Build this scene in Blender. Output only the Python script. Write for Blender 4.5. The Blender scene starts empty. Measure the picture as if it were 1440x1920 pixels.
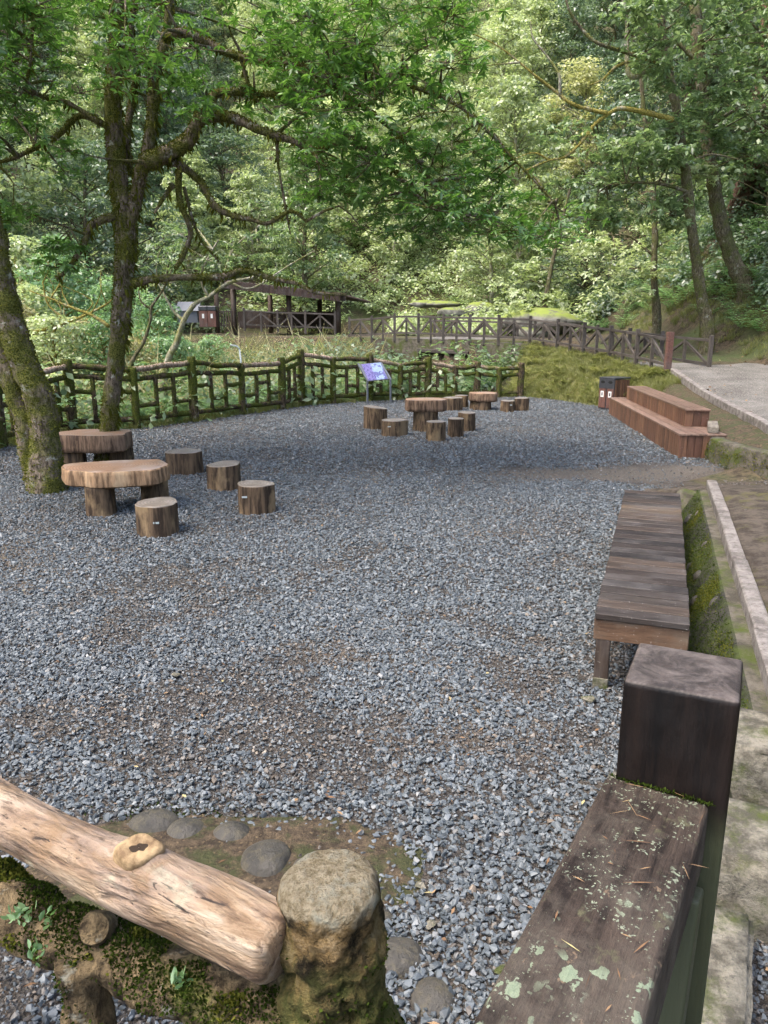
import bpy, math, random
import numpy as np
from mathutils import Vector, Matrix

R = math.radians
SC = bpy.context.scene
COL = SC.collection
random.seed(7)
RNG = np.random.default_rng(11)

# ------------------------------------------------------------------ camera, sky, sun, exposure
H, PITCH, FPX = 2.2, R(14.0), 1442.0
cam_d = bpy.data.cameras.new('camera')
cam = bpy.data.objects.new('camera', cam_d); COL.objects.link(cam)
cam.location = (0, 0, H)
cam.rotation_euler = (R(90) - PITCH, 0, 0)
cam_d.sensor_fit = 'VERTICAL'; cam_d.sensor_height = 36.0; cam_d.sensor_width = 27.0
cam_d.lens = 36.0 * FPX / 1920.0
cam_d.clip_start = 0.05; cam_d.clip_end = 2000
SC.camera = cam

SUN_EL, SUN_AZ = 62.0, -118.0          # degrees; azimuth from +Y towards +X
world = bpy.data.worlds.new('World'); SC.world = world; world.use_nodes = True
wn = world.node_tree.nodes; wl = world.node_tree.links
sky = wn.new('ShaderNodeTexSky'); sky.sky_type = 'NISHITA'; sky.sun_disc = False
sky.sun_elevation = R(SUN_EL); sky.sun_rotation = R(SUN_AZ)
sky.air_density = 1.0; sky.dust_density = 4.0; sky.ozone_density = 0.6
wl.new(sky.outputs[0], wn['Background'].inputs[0]); wn['Background'].inputs[1].default_value = 0.15
sun_d = bpy.data.lights.new('sun', 'SUN'); sun_d.energy = 1.15; sun_d.angle = R(30); sun_d.color = (1.0, 0.95, 0.86)
sun = bpy.data.objects.new('sun', sun_d); COL.objects.link(sun)
sv = Vector((math.sin(R(SUN_AZ)) * math.cos(R(SUN_EL)), math.cos(R(SUN_AZ)) * math.cos(R(SUN_EL)), math.sin(R(SUN_EL))))
sun.rotation_euler = sv.to_track_quat('Z', 'Y').to_euler(); sun.location = (0, 0, 40)
SC.view_settings.view_transform = 'Standard'; SC.view_settings.look = 'None'
SC.view_settings.gamma = 1.0; SC.view_settings.use_curve_mapping = False
SC.view_settings.exposure = 1.87
SC.render.engine = 'CYCLES'
cy = SC.cycles
cy.use_denoising = True; cy.max_bounces = 6; cy.diffuse_bounces = 5; cy.glossy_bounces = 2
cy.transmission_bounces = 4; cy.transparent_max_bounces = 4; cy.sample_clamp_indirect = 6.0
cy.use_adaptive_sampling = True; cy.adaptive_threshold = 0.04
try:
    cy.denoiser = 'OPENIMAGEDENOISE'; cy.denoising_prefilter = 'ACCURATE'
except Exception:
    pass

# ------------------------------------------------------------------ picture measurements to places
_F = np.array([0, math.cos(PITCH), -math.sin(PITCH)]); _U = np.array([0, math.sin(PITCH), math.cos(PITCH)])
def ray(px, py):
    return _F + (px - 720) / FPX * np.array([1., 0, 0]) + (960 - py) / FPX * _U
def on(px, py, z=0.0):
    d = ray(px, py); t = (z - H) / d[2]; return np.array([0, 0, H]) + d * t
def at(px, py, Y):
    d = ray(px, py); return np.array([0, 0, H]) + d * (Y / d[1])
def ppm(p):                       # picture pixels per metre at a place
    v = np.array(p) - np.array([0, 0, H]); return FPX / float(v @ _F)

# ------------------------------------------------------------------ noise
def _hash(ix, iy, iz, s):
    with np.errstate(over='ignore'):
        h = (ix.astype(np.uint64) * np.uint64(73856093)) ^ (iy.astype(np.uint64) * np.uint64(19349663)) ^ (iz.astype(np.uint64) * np.uint64(83492791)) ^ np.uint64(s * 2654435761 & 0xffffffff)
        h = (h ^ (h >> np.uint64(13))) * np.uint64(1274126177); h = h ^ (h >> np.uint64(16))
    return (h & np.uint64(0xffff)).astype(float) / 32767.5 - 1.0
def vn(p, s=1):
    p = np.asarray(p, float); i = np.floor(p).astype(np.int64); f = p - i; f = f * f * (3 - 2 * f); i = i + 100000
    r = 0
    for dx in (0, 1):
        for dy in (0, 1):
            for dz in (0, 1):
                w = (f[:, 0] if dx else 1 - f[:, 0]) * (f[:, 1] if dy else 1 - f[:, 1]) * (f[:, 2] if dz else 1 - f[:, 2])
                r = r + w * _hash(i[:, 0] + dx, i[:, 1] + dy, i[:, 2] + dz, s)
    return r
def fbm(p, s=1, o=4):
    p = np.asarray(p, float); r = 0; a = 1.0
    for k in range(o):
        r = r + a * vn(p * 2 ** k, s + k); a *= .5
    return r / 1.9
def sm(a, b, x):
    t = np.clip((np.asarray(x, float) - a) / (b - a), 0, 1); return t * t * (3 - 2 * t)
def xy0(x, y):
    x = np.asarray(x, float); return np.stack([x.ravel(), np.asarray(y, float).ravel() + 0 * x.ravel(), 0 * x.ravel()], 1)

# ------------------------------------------------------------------ mesh helpers
def link(name, me, parent=None):
    o = bpy.data.objects.new(name, me); COL.objects.link(o)
    if parent is not None: o.parent = parent
    return o
def mesh(name, V, F, mat, parent=None, smooth=False, tint=None, mi=None):
    me = bpy.data.meshes.new(name)
    V = np.asarray(V, np.float32)
    if isinstance(F, np.ndarray):
        n, k = F.shape
        me.vertices.add(len(V)); me.vertices.foreach_set('co', V.ravel())
        me.loops.add(n * k); me.loops.foreach_set('vertex_index', F.astype(np.int32).ravel())
        me.polygons.add(n); me.polygons.foreach_set('loop_start', np.arange(0, n * k, k, dtype=np.int32))
        try: me.polygons.foreach_set('loop_total', np.full(n, k, np.int32))
        except Exception: pass
        me.update(calc_edges=True)
    else:
        me.from_pydata(V.tolist(), [], F)
    for m in (mat if isinstance(mat, (list, tuple)) else [mat]): me.materials.append(m)
    if mi is not None: me.polygons.foreach_set('material_index', np.asarray(mi, np.int32))
    if smooth: me.polygons.foreach_set('use_smooth', np.ones(len(me.polygons), bool))
    if tint is not None:
        a = me.attributes.new('tint', 'FLOAT', 'FACE'); a.data.foreach_set('value', np.asarray(tint, np.float32))
    me.update()
    return link(name, me, parent)
class MB:
    def __init__(s): s.V = []; s.F = []; s.mi = []
    def add(s, V, F, m=0):
        b = len(s.V); s.V += [tuple(v) for v in V]
        for f in F: s.F.append(tuple(b + i for i in f)); s.mi.append(m)
        return s
    def build(s, name, mat, parent=None, smooth=False):
        return mesh(name, s.V, s.F, mat, parent, smooth, mi=s.mi)
def boxVF(sx, sy, sz, bev=0.0, seed=0, jit=0.0):
    """box centred on the origin with chamfered edges"""
    b = min(bev, sx * .4, sy * .4, sz * .4); hx, hy, hz = sx / 2, sy / 2, sz / 2
    if b <= 0:
        V = [(x, y, z) for x in (-hx, hx) for y in (-hy, hy) for z in (-hz, hz)]
        F = [(0, 1, 3, 2), (4, 6, 7, 5), (0, 4, 5, 1), (2, 3, 7, 6), (0, 2, 6, 4), (1, 5, 7, 3)]
    else:
        V = []; idx = {}
        for sx_ in (-1, 1):
            for sy_ in (-1, 1):
                for sz_ in (-1, 1):
                    for ax in range(3):
                        p = [sx_ * (hx - (0 if ax == 0 else b)), sy_ * (hy - (0 if ax == 1 else b)), sz_ * (hz - (0 if ax == 2 else b))]
                        idx[(sx_, sy_, sz_, ax)] = len(V); V.append(tuple(p))
        F = []
        def q(keys): F.append(tuple(idx[k] for k in keys))
        for s in (-1, 1):
            o = [(-1, -1), (1, -1), (1, 1), (-1, 1)]
            if s < 0: o = o[::-1]
            q([(s, a, c, 0) for a, c in o]); q([(a, s, c, 1) for a, c in o[::-1]]); q([(a, c, s, 2) for a, c in o])
        for a in (-1, 1):
            for c in (-1, 1):
                e = [(a, c, -1, 0), (a, c, 1, 0), (a, c, 1, 1), (a, c, -1, 1)]; q(e if a * c < 0 else e[::-1])
                e = [(a, -1, c, 0), (a, 1, c, 0), (a, 1, c, 2), (a, -1, c, 2)]; q(e[::-1] if a * c < 0 else e)
                e = [(-1, a, c, 1), (1, a, c, 1), (1, a, c, 2), (-1, a, c, 2)]; q(e if a * c < 0 else e[::-1])
                for d in (-1, 1):
                    t = [(a, c, d, 0), (a, c, d, 1), (a, c, d, 2)]; q(t if a * c * d > 0 else t[::-1])
    if jit:
        rr = random.Random(seed); V = [tuple(c + rr.uniform(-jit, jit) for c in v) for v in V]
    return V, F
def frame(p, xdir, up=(0, 0, 1)):
    """matrix with local x along xdir"""
    x = Vector(xdir).normalized(); u = Vector(up)
    if abs(x.dot(u)) > .98: u = Vector((0, 1, 0))
    y = u.cross(x).normalized(); z = x.cross(y)
    return Matrix(((x.x, y.x, z.x, p[0]), (x.y, y.y, z.y, p[1]), (x.z, y.z, z.z, p[2]), (0, 0, 0, 1)))
def box(name, size, mat, parent=None, loc=(0, 0, 0), rz=0.0, bev=0.0, M=None, jit=0.0):
    V, F = boxVF(*size, bev=bev, seed=len(bpy.data.objects), jit=jit)
    o = mesh(name, V, F, mat, parent)
    if M is not None: o.matrix_local = M
    else: o.location = loc; o.rotation_euler = (0, 0, rz)
    return o
def bar(name, a, b, w, h, mat, parent=None, bev=0.005, up=(0, 0, 1), jit=0.0):
    """rectangular bar from a to b; w across, h along up"""
    a = Vector(a); b = Vector(b); d = b - a
    return box(name, (d.length, w, h), mat, parent, M=frame((a + b) / 2, d, up), bev=bev, jit=jit)
def smooth_path(P, n):
    P = np.asarray(P, float); k = len(P)
    if k < 3: return np.stack([P[0] + (P[-1] - P[0]) * t for t in np.linspace(0, 1, n)])
    t = np.linspace(0, k - 1, n); i = np.clip(np.floor(t).astype(int), 0, k - 2); f = (t - i)[:, None]
    Q = np.vstack([2 * P[0] - P[1], P, 2 * P[-1] - P[-2]])
    p0, p1, p2, p3 = Q[i], Q[i + 1], Q[i + 2], Q[i + 3]
    return .5 * (2 * p1 + (p2 - p0) * f + (2 * p0 - 5 * p1 + 4 * p2 - p3) * f ** 2 + (3 * p1 - p0 - 3 * p2 + p3) * f ** 3)
def tubeVF(P, rad, seg=8, cap=True, namp=0.0, nfreq=4.0, seed=1, sub=None):
    P = np.asarray(P, float); rad = np.asarray(rad, float) * np.ones(len(P))
    if sub:
        tt = np.linspace(0, 1, len(P)); n = sub; P2 = smooth_path(P, n); rad = np.interp(np.linspace(0, 1, n), tt, rad); P = P2
    n = len(P); T = np.gradient(P, axis=0); T /= np.linalg.norm(T, axis=1)[:, None] + 1e-9
    u = np.cross(T[0], [0, 0, 1.]);
    if np.linalg.norm(u) < .2: u = np.cross(T[0], [0, 1., 0])
    u /= np.linalg.norm(u); A = np.linspace(0, 2 * np.pi, seg, endpoint=False); rings = []; nr = []
    for i in range(n):
        u = u - T[i] * (u @ T[i]); u /= np.linalg.norm(u); w = np.cross(T[i], u)
        N = np.cos(A)[:, None] * u + np.sin(A)[:, None] * w
        rings.append(P[i] + N * rad[i]); nr.append(N)
    V = np.vstack(rings); N = np.vstack(nr); rr = np.repeat(rad, seg)
    if namp:
        V = V + N * (fbm(V * nfreq + seed * 7.3, seed, 3) * namp * np.minimum(rr / (rad.max() + 1e-9) + .3, 1))[:, None]
    i = np.arange(n - 1)[:, None] * seg; j = np.arange(seg)[None, :]; j2 = (j + 1) % seg
    F = np.stack([i + j, i + j2, i + seg + j2, i + seg + j], -1).reshape(-1, 4)
    F = [tuple(f) for f in F.tolist()]
    if cap:
        F.append(tuple(range(seg))[::-1]); F.append(tuple(range((n - 1) * seg, n * seg)))
    return V, F, N
def tube(name, P, rad, mat, parent=None, **k):
    V, F, N = tubeVF(P, rad, **k); return mesh(name, V, F, mat, parent, smooth=True)
def tag(o, label=None, cat=None, group=None, kind=None):
    if label: o['label'] = label
    if cat: o['category'] = cat
    if group: o['group'] = group
    if kind: o['kind'] = kind
    return o
def thing(name, label, cat, loc=(0, 0, 0), rz=0.0, group=None):
    o = link(name, None); o.location = tuple(loc); o.rotation_euler = (0, 0, rz); return tag(o, label, cat, group)
def copy_tree(o, parent=None):
    c = o.copy(); COL.objects.link(c); c.parent = parent
    for ch in list(o.children): copy_tree(ch, c)
    return c
def unit(v): v = np.asarray(v, float); return v / (np.linalg.norm(v, axis=-1, keepdims=True) + 1e-9)
def leavesVF(P, D, N, L, W, fold=.18, droop=.0, hi=True):
    """leaf blades: P base, D direction, N up, L length, W half width"""
    n = len(P); D = unit(D); S = unit(np.cross(D, N)); N = np.cross(S, D); L = np.broadcast_to(L, n)[:, None]; W = np.broadcast_to(W, n)[:, None]
    dr = -np.array([0, 0, 1.]) * L * droop
    if hi:
        a = P + D * L * .35 + N * W * fold * 2; b = P + D * L * .72 + N * W * fold * 1.4 + dr * .4
        V = np.stack([P, a + S * W, b + S * W * .8, P + D * L + dr, b - S * W * .8, a - S * W], 1).reshape(-1, 3)
        i = np.arange(n)[:, None] * 6
        F = np.concatenate([i + np.array([[0, 1, 2, 3]]), i + np.array([[0, 3, 4, 5]])], 1).reshape(-1, 4)
        return V, F
    a = P + D * L * .5 + N * W * fold * 2
    V = np.stack([P, a + S * W, P + D * L + dr, a - S * W], 1).reshape(-1, 3)
    F = np.arange(n * 4).reshape(-1, 4)
    return V, F
def leaf_mesh(name, P, D, N, L, W, mat, parent=None, tint=None, **k):
    V, F = leavesVF(P, D, N, L, W, **k); per = len(F) // max(1, len(P))
    t = np.repeat(RNG.random(len(P)) if tint is None else tint, per)
    return mesh(name, V, F, mat, parent, tint=t)
def rdir(n, rng=RNG):
    return unit(rng.normal(size=(n, 3)))
def quads(F, off=0):
    return np.array([f for f in F if len(f) == 4], int) + off
def fuzz(name, V, N, F, n, ln, mat, parent, w=.25, up=.2, mask=None, rng=RNG, kind=True):
    """short blades of moss standing on a surface given by its points, normals and quads"""
    V = np.asarray(V); N = np.asarray(N); F = F if isinstance(F, np.ndarray) else quads(F); m = np.ones(len(V)) if mask is None else np.clip(mask, 0, None).astype(float)
    ar = np.linalg.norm(np.cross(V[F[:, 1]] - V[F[:, 0]], V[F[:, 3]] - V[F[:, 0]]), axis=1); p = m[F].mean(1) * ar
    if p.sum() <= 0: return None
    i = rng.choice(len(F), n, p=p / p.sum()); f = F[i]; a = rng.random((n, 1)); b = rng.random((n, 1))
    P = (V[f[:, 0]] * (1 - a) + V[f[:, 1]] * a) * (1 - b) + (V[f[:, 3]] * (1 - a) + V[f[:, 2]] * a) * b; N = N[f[:, 0]]
    i = np.arange(n)
    D = unit(N[i] + rng.normal(size=(n, 3)) * .55 + [0, 0, up]); L = ln * rng.uniform(.5, 1.4, n)
    o = leaf_mesh(name, P - D * .2 * L[:, None], D, rdir(n), L, L * w, mat, parent, hi=False)
    if kind: o['kind'] = 'stuff'
    return o

# ------------------------------------------------------------------ materials
class M_:
    def __init__(s, name):
        s.m = bpy.data.materials.new(name); s.m.use_nodes = True; s.t = s.m.node_tree; s.t.nodes.clear()
        s.out = s.t.nodes.new('ShaderNodeOutputMaterial')
    def n(s, ty, ins=None, **props):
        nd = s.t.nodes.new('ShaderNode' + ty)
        for k, v in props.items(): setattr(nd, k, v)
        for k, v in (ins or {}).items():
            so = nd.inputs[k]
            if isinstance(v, bpy.types.NodeSocket): s.t.links.new(v, so)
            elif isinstance(v, bpy.types.Node): s.t.links.new(v.outputs[0], so)
            else: so.default_value = v
        return nd
    def co(s, scale=(1, 1, 1), rnd=True, generated=False):
        tc = s.n('TexCoord'); v = tc.outputs['Object']
        if rnd:
            oi = s.n('ObjectInfo'); r = s.n('VectorMath', {0: oi.outputs['Random'], 1: (37.1, 91.7, 53.3)}, operation='MULTIPLY')
            v = s.n('VectorMath', {0: v, 1: r}, operation='ADD').outputs[0]
        return s.n('Mapping', {'Vector': v, 'Scale': scale}).outputs[0]
    def world(s, scale=(1, 1, 1)):
        g = s.n('NewGeometry'); return s.n('Mapping', {'Vector': g.outputs['Position'], 'Scale': scale}).outputs[0]
    def noise(s, v, sc, det=4, ro=.55, dist=0):
        return s.n('TexNoise', {'Vector': v, 'Scale': sc, 'Detail': det, 'Roughness': ro, 'Distortion': dist}).outputs['Fac']
    def ramp(s, f, stops, ease='LINEAR'):
        r = s.n('ValToRGB', {'Fac': f}); cr = r.color_ramp; cr.interpolation = ease
        while len(cr.elements) > 1: cr.elements.remove(cr.elements[0])
        for i, (p, c) in enumerate(stops):
            e = cr.elements[0] if i == 0 else cr.elements.new(p); e.position = p
            e.color = (c, c, c, 1) if not hasattr(c, '__len__') else (*c, 1)
        return r.outputs[0]
    def mix(s, f, a, b, mode='MIX'):
        nd = s.n('Mix', data_type='RGBA', blend_type=mode)
        for k, v in ((0, f), (6, a), (7, b)):
            if isinstance(v, bpy.types.NodeSocket): s.t.links.new(v, nd.inputs[k])
            elif k == 0: nd.inputs[0].default_value = v
            else: nd.inputs[k].default_value = (*v, 1) if hasattr(v, '__len__') else (v, v, v, 1)
        return nd.outputs[2]
    def mth(s, op, a, b=0.0, c=None):
        i = {0: a, 1: b}
        if c is not None: i[2] = c
        return s.n('Math', i, operation=op).outputs[0]
    def upz(s, lo, hi):
        g = s.n('NewGeometry'); x = s.n('SeparateXYZ', {0: g.outputs['Normal']}).outputs[2]
        return s.n('MapRange', {0: x, 1: lo, 2: hi}, interpolation_type='SMOOTHSTEP').outputs[0]
    def fin(s, col, rough=.8, bump=None, bs=.3, bd=.02, spec=.3, metal=0.0):
        ins = {'Base Color': col if isinstance(col, bpy.types.NodeSocket) else (*col, 1), 'Roughness': rough, 'Metallic': metal, 'Specular IOR Level': spec}
        b = s.n('BsdfPrincipled', ins)
        if bump is not None:
            bn = s.n('Bump', {'Height': bump, 'Strength': bs, 'Distance': bd}); s.t.links.new(bn.outputs[0], b.inputs['Normal'])
        s.t.links.new(b.outputs[0], s.out.inputs[0]); return s.m
    def leaf(s, col, trans=.45, gloss=.08, rough=.4):
        c2 = s.mix(1.0, col, (1.05, 1.12, .72), 'MULTIPLY')
        d = s.n('BsdfDiffuse', {'Color': col}); t = s.n('BsdfTranslucent', {'Color': c2}); g = s.n('BsdfGlossy', {'Color': (1, 1, 1, 1), 'Roughness': rough})
        a = s.n('MixShader', {0: trans, 1: d.outputs[0], 2: t.outputs[0]}); b = s.n('MixShader', {0: gloss, 1: a.outputs[0], 2: g.outputs[0]})
        s.t.links.new(b.outputs[0], s.out.inputs[0]); return s.m
def attr(s, name, ty='GEOMETRY'): return s.n('Attribute', attribute_name=name, attribute_type=ty).outputs['Fac']

def leaf_mat(name, dark, mid, light, trans=.45, gloss=.08, var=.5, patch=0.0, patchcol=(.3, .28, .1)):
    s = M_(name); t = attr(s, 'tint')
    r = s.n('ObjectInfo').outputs['Random']
    f = s.mth('ADD', s.mth('MULTIPLY', t, 1 - var * .6), s.mth('MULTIPLY', r, var * .6))
    c = s.ramp(f, [(0.0, dark), (.5, mid), (1.0, light)])
    if patch:
        k = s.ramp(s.noise(s.world(), .35, 3), [(.5, 0.0), (.68, patch)])
        c = s.mix(k, c, patchcol)
    return s.leaf(c, trans, gloss)

def mk_materials():
    D = {}
    D['leaf_hero'] = leaf_mat('laurel_leaf', (.036, .09, .015), (.085, .19, .03), (.20, .35, .078), .5, .05)
    D['leaf_mid'] = leaf_mat('forest_leaf', (.062, .11, .046), (.16, .235, .10), (.36, .45, .225), .48, .05)
    D['leaf_pale'] = leaf_mat('pale_leaf', (.19, .245, .12), (.38, .445, .23), (.62, .67, .40), .48, .05)
    D['leaf_yellow'] = leaf_mat('yellow_leaf', (.20, .22, .10), (.40, .41, .21), (.62, .60, .36), .48, .05)
    D['leaf_teal'] = leaf_mat('dark_forest_leaf', (.04, .072, .042), (.105, .165, .092), (.25, .32, .20), .45, .06)
    D['leaf_dry'] = leaf_mat('dry_leaf', (.20, .185, .085), (.37, .345, .18), (.58, .53, .31), .45, .03)
    D['fern'] = leaf_mat('fern_leaf', (.085, .17, .065), (.18, .31, .14), (.36, .49, .26), .48, .05)
    D['grass'] = leaf_mat('grass_blade', (.075, .092, .024), (.155, .17, .046), (.28, .275, .10), .4, .03)
    D['mossblade'] = leaf_mat('moss_blade', (.05, .055, .010), (.11, .115, .02), (.20, .195, .045), .3, .0)
    D['mossdark'] = leaf_mat('dark_moss_blade', (.012, .019, .004), (.032, .05, .009), (.075, .105, .02), .3, .0)
    # bare ground under the forest
    s = M_('forest_floor'); w = s.world(); n1 = s.noise(w, .6, 5); n2 = s.noise(w, 9, 6, .7)
    c = s.mix(s.ramp(n2, [(.4, 0.0), (.6, 1.0)]), (.03, .022, .013), (.10, .075, .045)); c = s.mix(s.ramp(n1, [(.46, 0.0), (.62, .8)]), c, (.06, .08, .025))
    D['floor'] = s.fin(c, .95, n2, .8, .06)
    s = M_('leaf_littered_soil'); w = s.world(); n1 = s.noise(w, 1.6, 5, .65); n2 = s.noise(w, 22, 6, .7); v = s.n('TexVoronoi', {'Vector': w, 'Scale': 15.0})
    c = s.mix(s.ramp(n2, [(.4, 0.0), (.6, 1.0)]), (.03, .021, .013), (.10, .072, .045)); c = s.mix(s.ramp(s.noise(w, 48, 4, .7), [(.56, 0.0), (.66, .7)]), c, (.22, .16, .09)); c = s.mix(s.ramp(s.noise(w, 5, 5, .7), [(.47, 0.0), (.56, .85)]), c, (.045, .052, .018))
    D['litterfloor'] = s.fin(c, .95, n2, .9, .05)
    # gravel bed between the stones
    s = M_('gravel_bed'); w = s.world(); v = s.n('TexVoronoi', {'Vector': w, 'Scale': 70.0}); sep = s.n('SeparateColor', {0: v.outputs['Color']}).outputs[0]; nb = s.noise(w, 45, 3, .75)
    c = s.ramp(sep, [(0, (.022, .02, .018)), (.5, (.055, .052, .048)), (.8, (.095, .097, .10)), (1, (.12, .098, .075))], 'LINEAR'); c = s.mix(s.ramp(nb, [(.4, .8), (.62, 0.0)]), c, (.036, .027, .019))
    d = s.ramp(s.noise(w, .35, 5, .6), [(.5, 0.0), (.68, .7)]); c = s.mix(d, c, (.14, .11, .08))
    xyz = s.n('SeparateXYZ', {0: w}); wob = s.noise(w, 1.3, 3, .65); yy = s.mth('ADD', s.mth('SUBTRACT', xyz.outputs[1], s.mth('MULTIPLY', xyz.outputs[0], .05)), s.mth('MULTIPLY', wob, 1.2))
    k1 = s.n('MapRange', {0: yy, 1: 10.75, 2: 11.15}).outputs[0]; k2 = s.n('MapRange', {0: yy, 1: 12.3, 2: 11.9}).outputs[0]; k3 = s.n('MapRange', {0: s.mth('ADD', xyz.outputs[0], wob), 1: 1.2, 2: 2.6}).outputs[0]
    k = s.mth('MULTIPLY', s.mth('MULTIPLY', k1, k2), k3); c = s.mix(s.mth('MULTIPLY', k, .85), c, s.mix(s.ramp(nb, [(.35, 0.0), (.65, 1.0)]), (.085, .067, .05), (.17, .146, .12)))
    D['bed'] = s.fin(c, .85, s.mth('ADD', nb, v.outputs['Distance']), .9, .02)
    # crushed stone
    s = M_('crushed_stone'); r = s.n('ObjectInfo').outputs['Random']; t = attr(s, 'brown', 'INSTANCER'); 
    c = s.ramp(r, [(0, (.046, .054, .059)), (.35, (.077, .089, .097)), (.8, (.110, .125, .135)), (.97, (.142, .156, .166)), (1, (.22, .22, .215))])
    c = s.mix(s.mth('MULTIPLY', t, .85), c, s.ramp(r, [(0, (.05, .034, .022)), (.5, (.11, .079, .052)), (1, (.19, .145, .10))]))
    D['stone'] = s.fin(c, .5, spec=.4)
    # packed dirt
    s = M_('packed_dirt'); w = s.world(); n1 = s.noise(w, 1.1, 6, .65); n2 = s.noise(w, 30, 4, .7); v = s.n('TexVoronoi', {'Vector': w, 'Scale': 34.0})
    c = s.mix(s.ramp(n1, [(.35, 0.0), (.65, 1.0)]), (.075, .068, .06), (.155, .145, .132)); c = s.mix(s.ramp(n2, [(.52, 0.0), (.7, .8)]), c, (.36, .33, .29))
    c = s.mix(s.ramp(v.outputs['Distance'], [(.0, .55), (.25, 0.0)]), c, (.08, .06, .045))
    D['dirt'] = s.fin(c, .9, n2, .7, .03)
    # bark under moss
    def bark(name, moss, cut=(.42, .6), base=((.05, .038, .026), (.19, .15, .11)), lich=.0):
        s = M_(name); v = s.co((1, 1, .3), False); w = s.co((1, 1, 1), False); g = s.noise(v, 28, 6, .7, .4); b = s.noise(w, 3.2, 5, .6); f = s.noise(w, 60, 4, .7)
        c = s.mix(s.ramp(g, [(.4, 0.0), (.6, 1.0)]), base[0], base[1])
        if lich: c = s.mix(s.ramp(s.noise(w, 7, 5, .7), [(.58, 0.0), (.64, lich)]), c, (.42, .43, .36))
        mc = s.mix(s.ramp(f, [(.4, 0.0), (.6, 1.0)]), (.028, .038, .006), moss)
        k = s.ramp(b, [(cut[0], 0.0), (cut[1], 1.0)]); c = s.mix(k, c, mc)
        h = s.mth('ADD', s.mth('MULTIPLY', g, .8), s.mth('MULTIPLY', f, .6))
        return s.fin(c, .95, h, .9, .03, .15)
    D['bark'] = bark('mossy_bark', (.165, .16, .04), (.42, .56), ((.06, .046, .032), (.24, .19, .14)), lich=.8)
    D['bark_far'] = bark('forest_bark', (.14, .15, .05), (.46, .66), ((.045, .038, .023), (.17, .145, .092)), .5)
    D['bark_red'] = bark('red_cedar_bark', (.16, .15, .05), (.62, .8), ((.07, .04, .028), (.24, .145, .10)), .0)
    D['bark_pale'] = bark('pale_lichen_bark', (.30, .30, .10), (.40, .62), ((.16, .14, .10), (.42, .40, .32)), .8)
    D['bark_gold'] = bark('golden_lichen_bark', (.38, .31, .08), (.30, .48), ((.16, .13, .08), (.46, .42, .33)), .8)
    D['fencemoss'] = bark('mossy_fence_log', (.10, .115, .022), (.42, .56), ((.022, .017, .011), (.13, .095, .06)), .25)
    D['oldrail'] = bark('old_mossy_rail', (.12, .13, .03), (.50, .60), ((.03, .022, .013), (.17, .125, .07)), .35)
    D['railtop'] = bark('worn_fence_rail', (.15, .17, .04), (.50, .66), ((.16, .11, .08), (.40, .31, .24)), .3)
    # foreground weathered log
    s = M_('weathered_log'); v = s.co((.22, 1, 1), False); w = s.co((1, 1, 1), False)
    g = s.noise(v, 22, 8, .65, .6); g2 = s.noise(v, 70, 6, .7, .3); b = s.noise(w, 5, 5, .6)
    c = s.ramp(g, [(.36, (.085, .05, .028)), (.45, (.24, .155, .09)), (.54, (.345, .245, .155)), (.66, (.46, .36, .265))])
    c = s.mix(s.ramp(b, [(.45, 0.0), (.65, .7)]), c, (.37, .285, .23)); c = s.mix(s.ramp(s.noise(s.co((.5, 1, 1), False), 12, 6, .7, .5), [(.53, 0.0), (.63, .75)]), c, (.24, .15, .08)); c = s.mix(s.ramp(g2, [(.34, .9), (.46, 0.0)]), c, (.09, .055, .035)); c = s.mix(s.ramp(s.noise(v, 38, 4, .6, 1.2), [(.33, 1.0), (.37, 0.0)]), c, (.035, .022, .015))
    c = s.mix(s.ramp(s.noise(w, 9, 5, .7), [(.60, 0.0), (.70, .6)]), c, (.44, .42, .30))
    D['log'] = s.fin(c, s.ramp(b, [(.35, .6), (.65, .3)]), s.mth('ADD', g, g2), .9, .02, .45)
    s = M_('cut_knot'); w = s.co((1, 1, 1), False); n1 = s.noise(w, 25, 5, .7); D['knot'] = s.fin(s.mix(s.ramp(n1, [(.4, 0.0), (.6, 1.0)]), (.13, .08, .04), (.32, .225, .12)), .8, n1, .6, .01)
    # foreground concrete log post
    s = M_('cast_post'); w = s.co((1, 1, 1), False); n1 = s.noise(w, 15, 7, .72); n2 = s.noise(w, 70, 5, .75); sp = s.n('SeparateXYZ', {0: s.n('NewGeometry').outputs['Position']}).outputs[2]
    c = s.ramp(n1, [(.40, (.014, .011, .006)), (.47, (.075, .055, .028)), (.54, (.21, .14, .062)), (.64, (.29, .215, .12))])
    top = s.mix(s.ramp(n2, [(.4, 0.0), (.6, 1.0)]), (.17, .135, .08), (.34, .29, .20)); top = s.mix(s.ramp(n1, [(.5, 0.0), (.62, .8)]), top, (.30, .30, .24))
    zf = s.n('MapRange', {0: s.mth('ADD', sp, s.mth('MULTIPLY', s.noise(w, 14, 5, .7), .10)), 1: 1.265, 2: 1.285}).outputs[0]; c = s.mix(zf, c, top)
    mz = s.n('MapRange', {0: s.mth('ADD', sp, s.mth('MULTIPLY', s.noise(w, 6, 5, .7), .5)), 1: 1.42, 2: 1.26}).outputs[0]
    c = s.mix(s.mth('MULTIPLY', mz, .75), c, s.mix(n2, (.05, .06, .015), (.16, .18, .05)))
    D['cast'] = s.fin(c, .95, s.mth('ADD', n1, s.mth('MULTIPLY', n2, .5)), 1.0, .05, .12)
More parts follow.
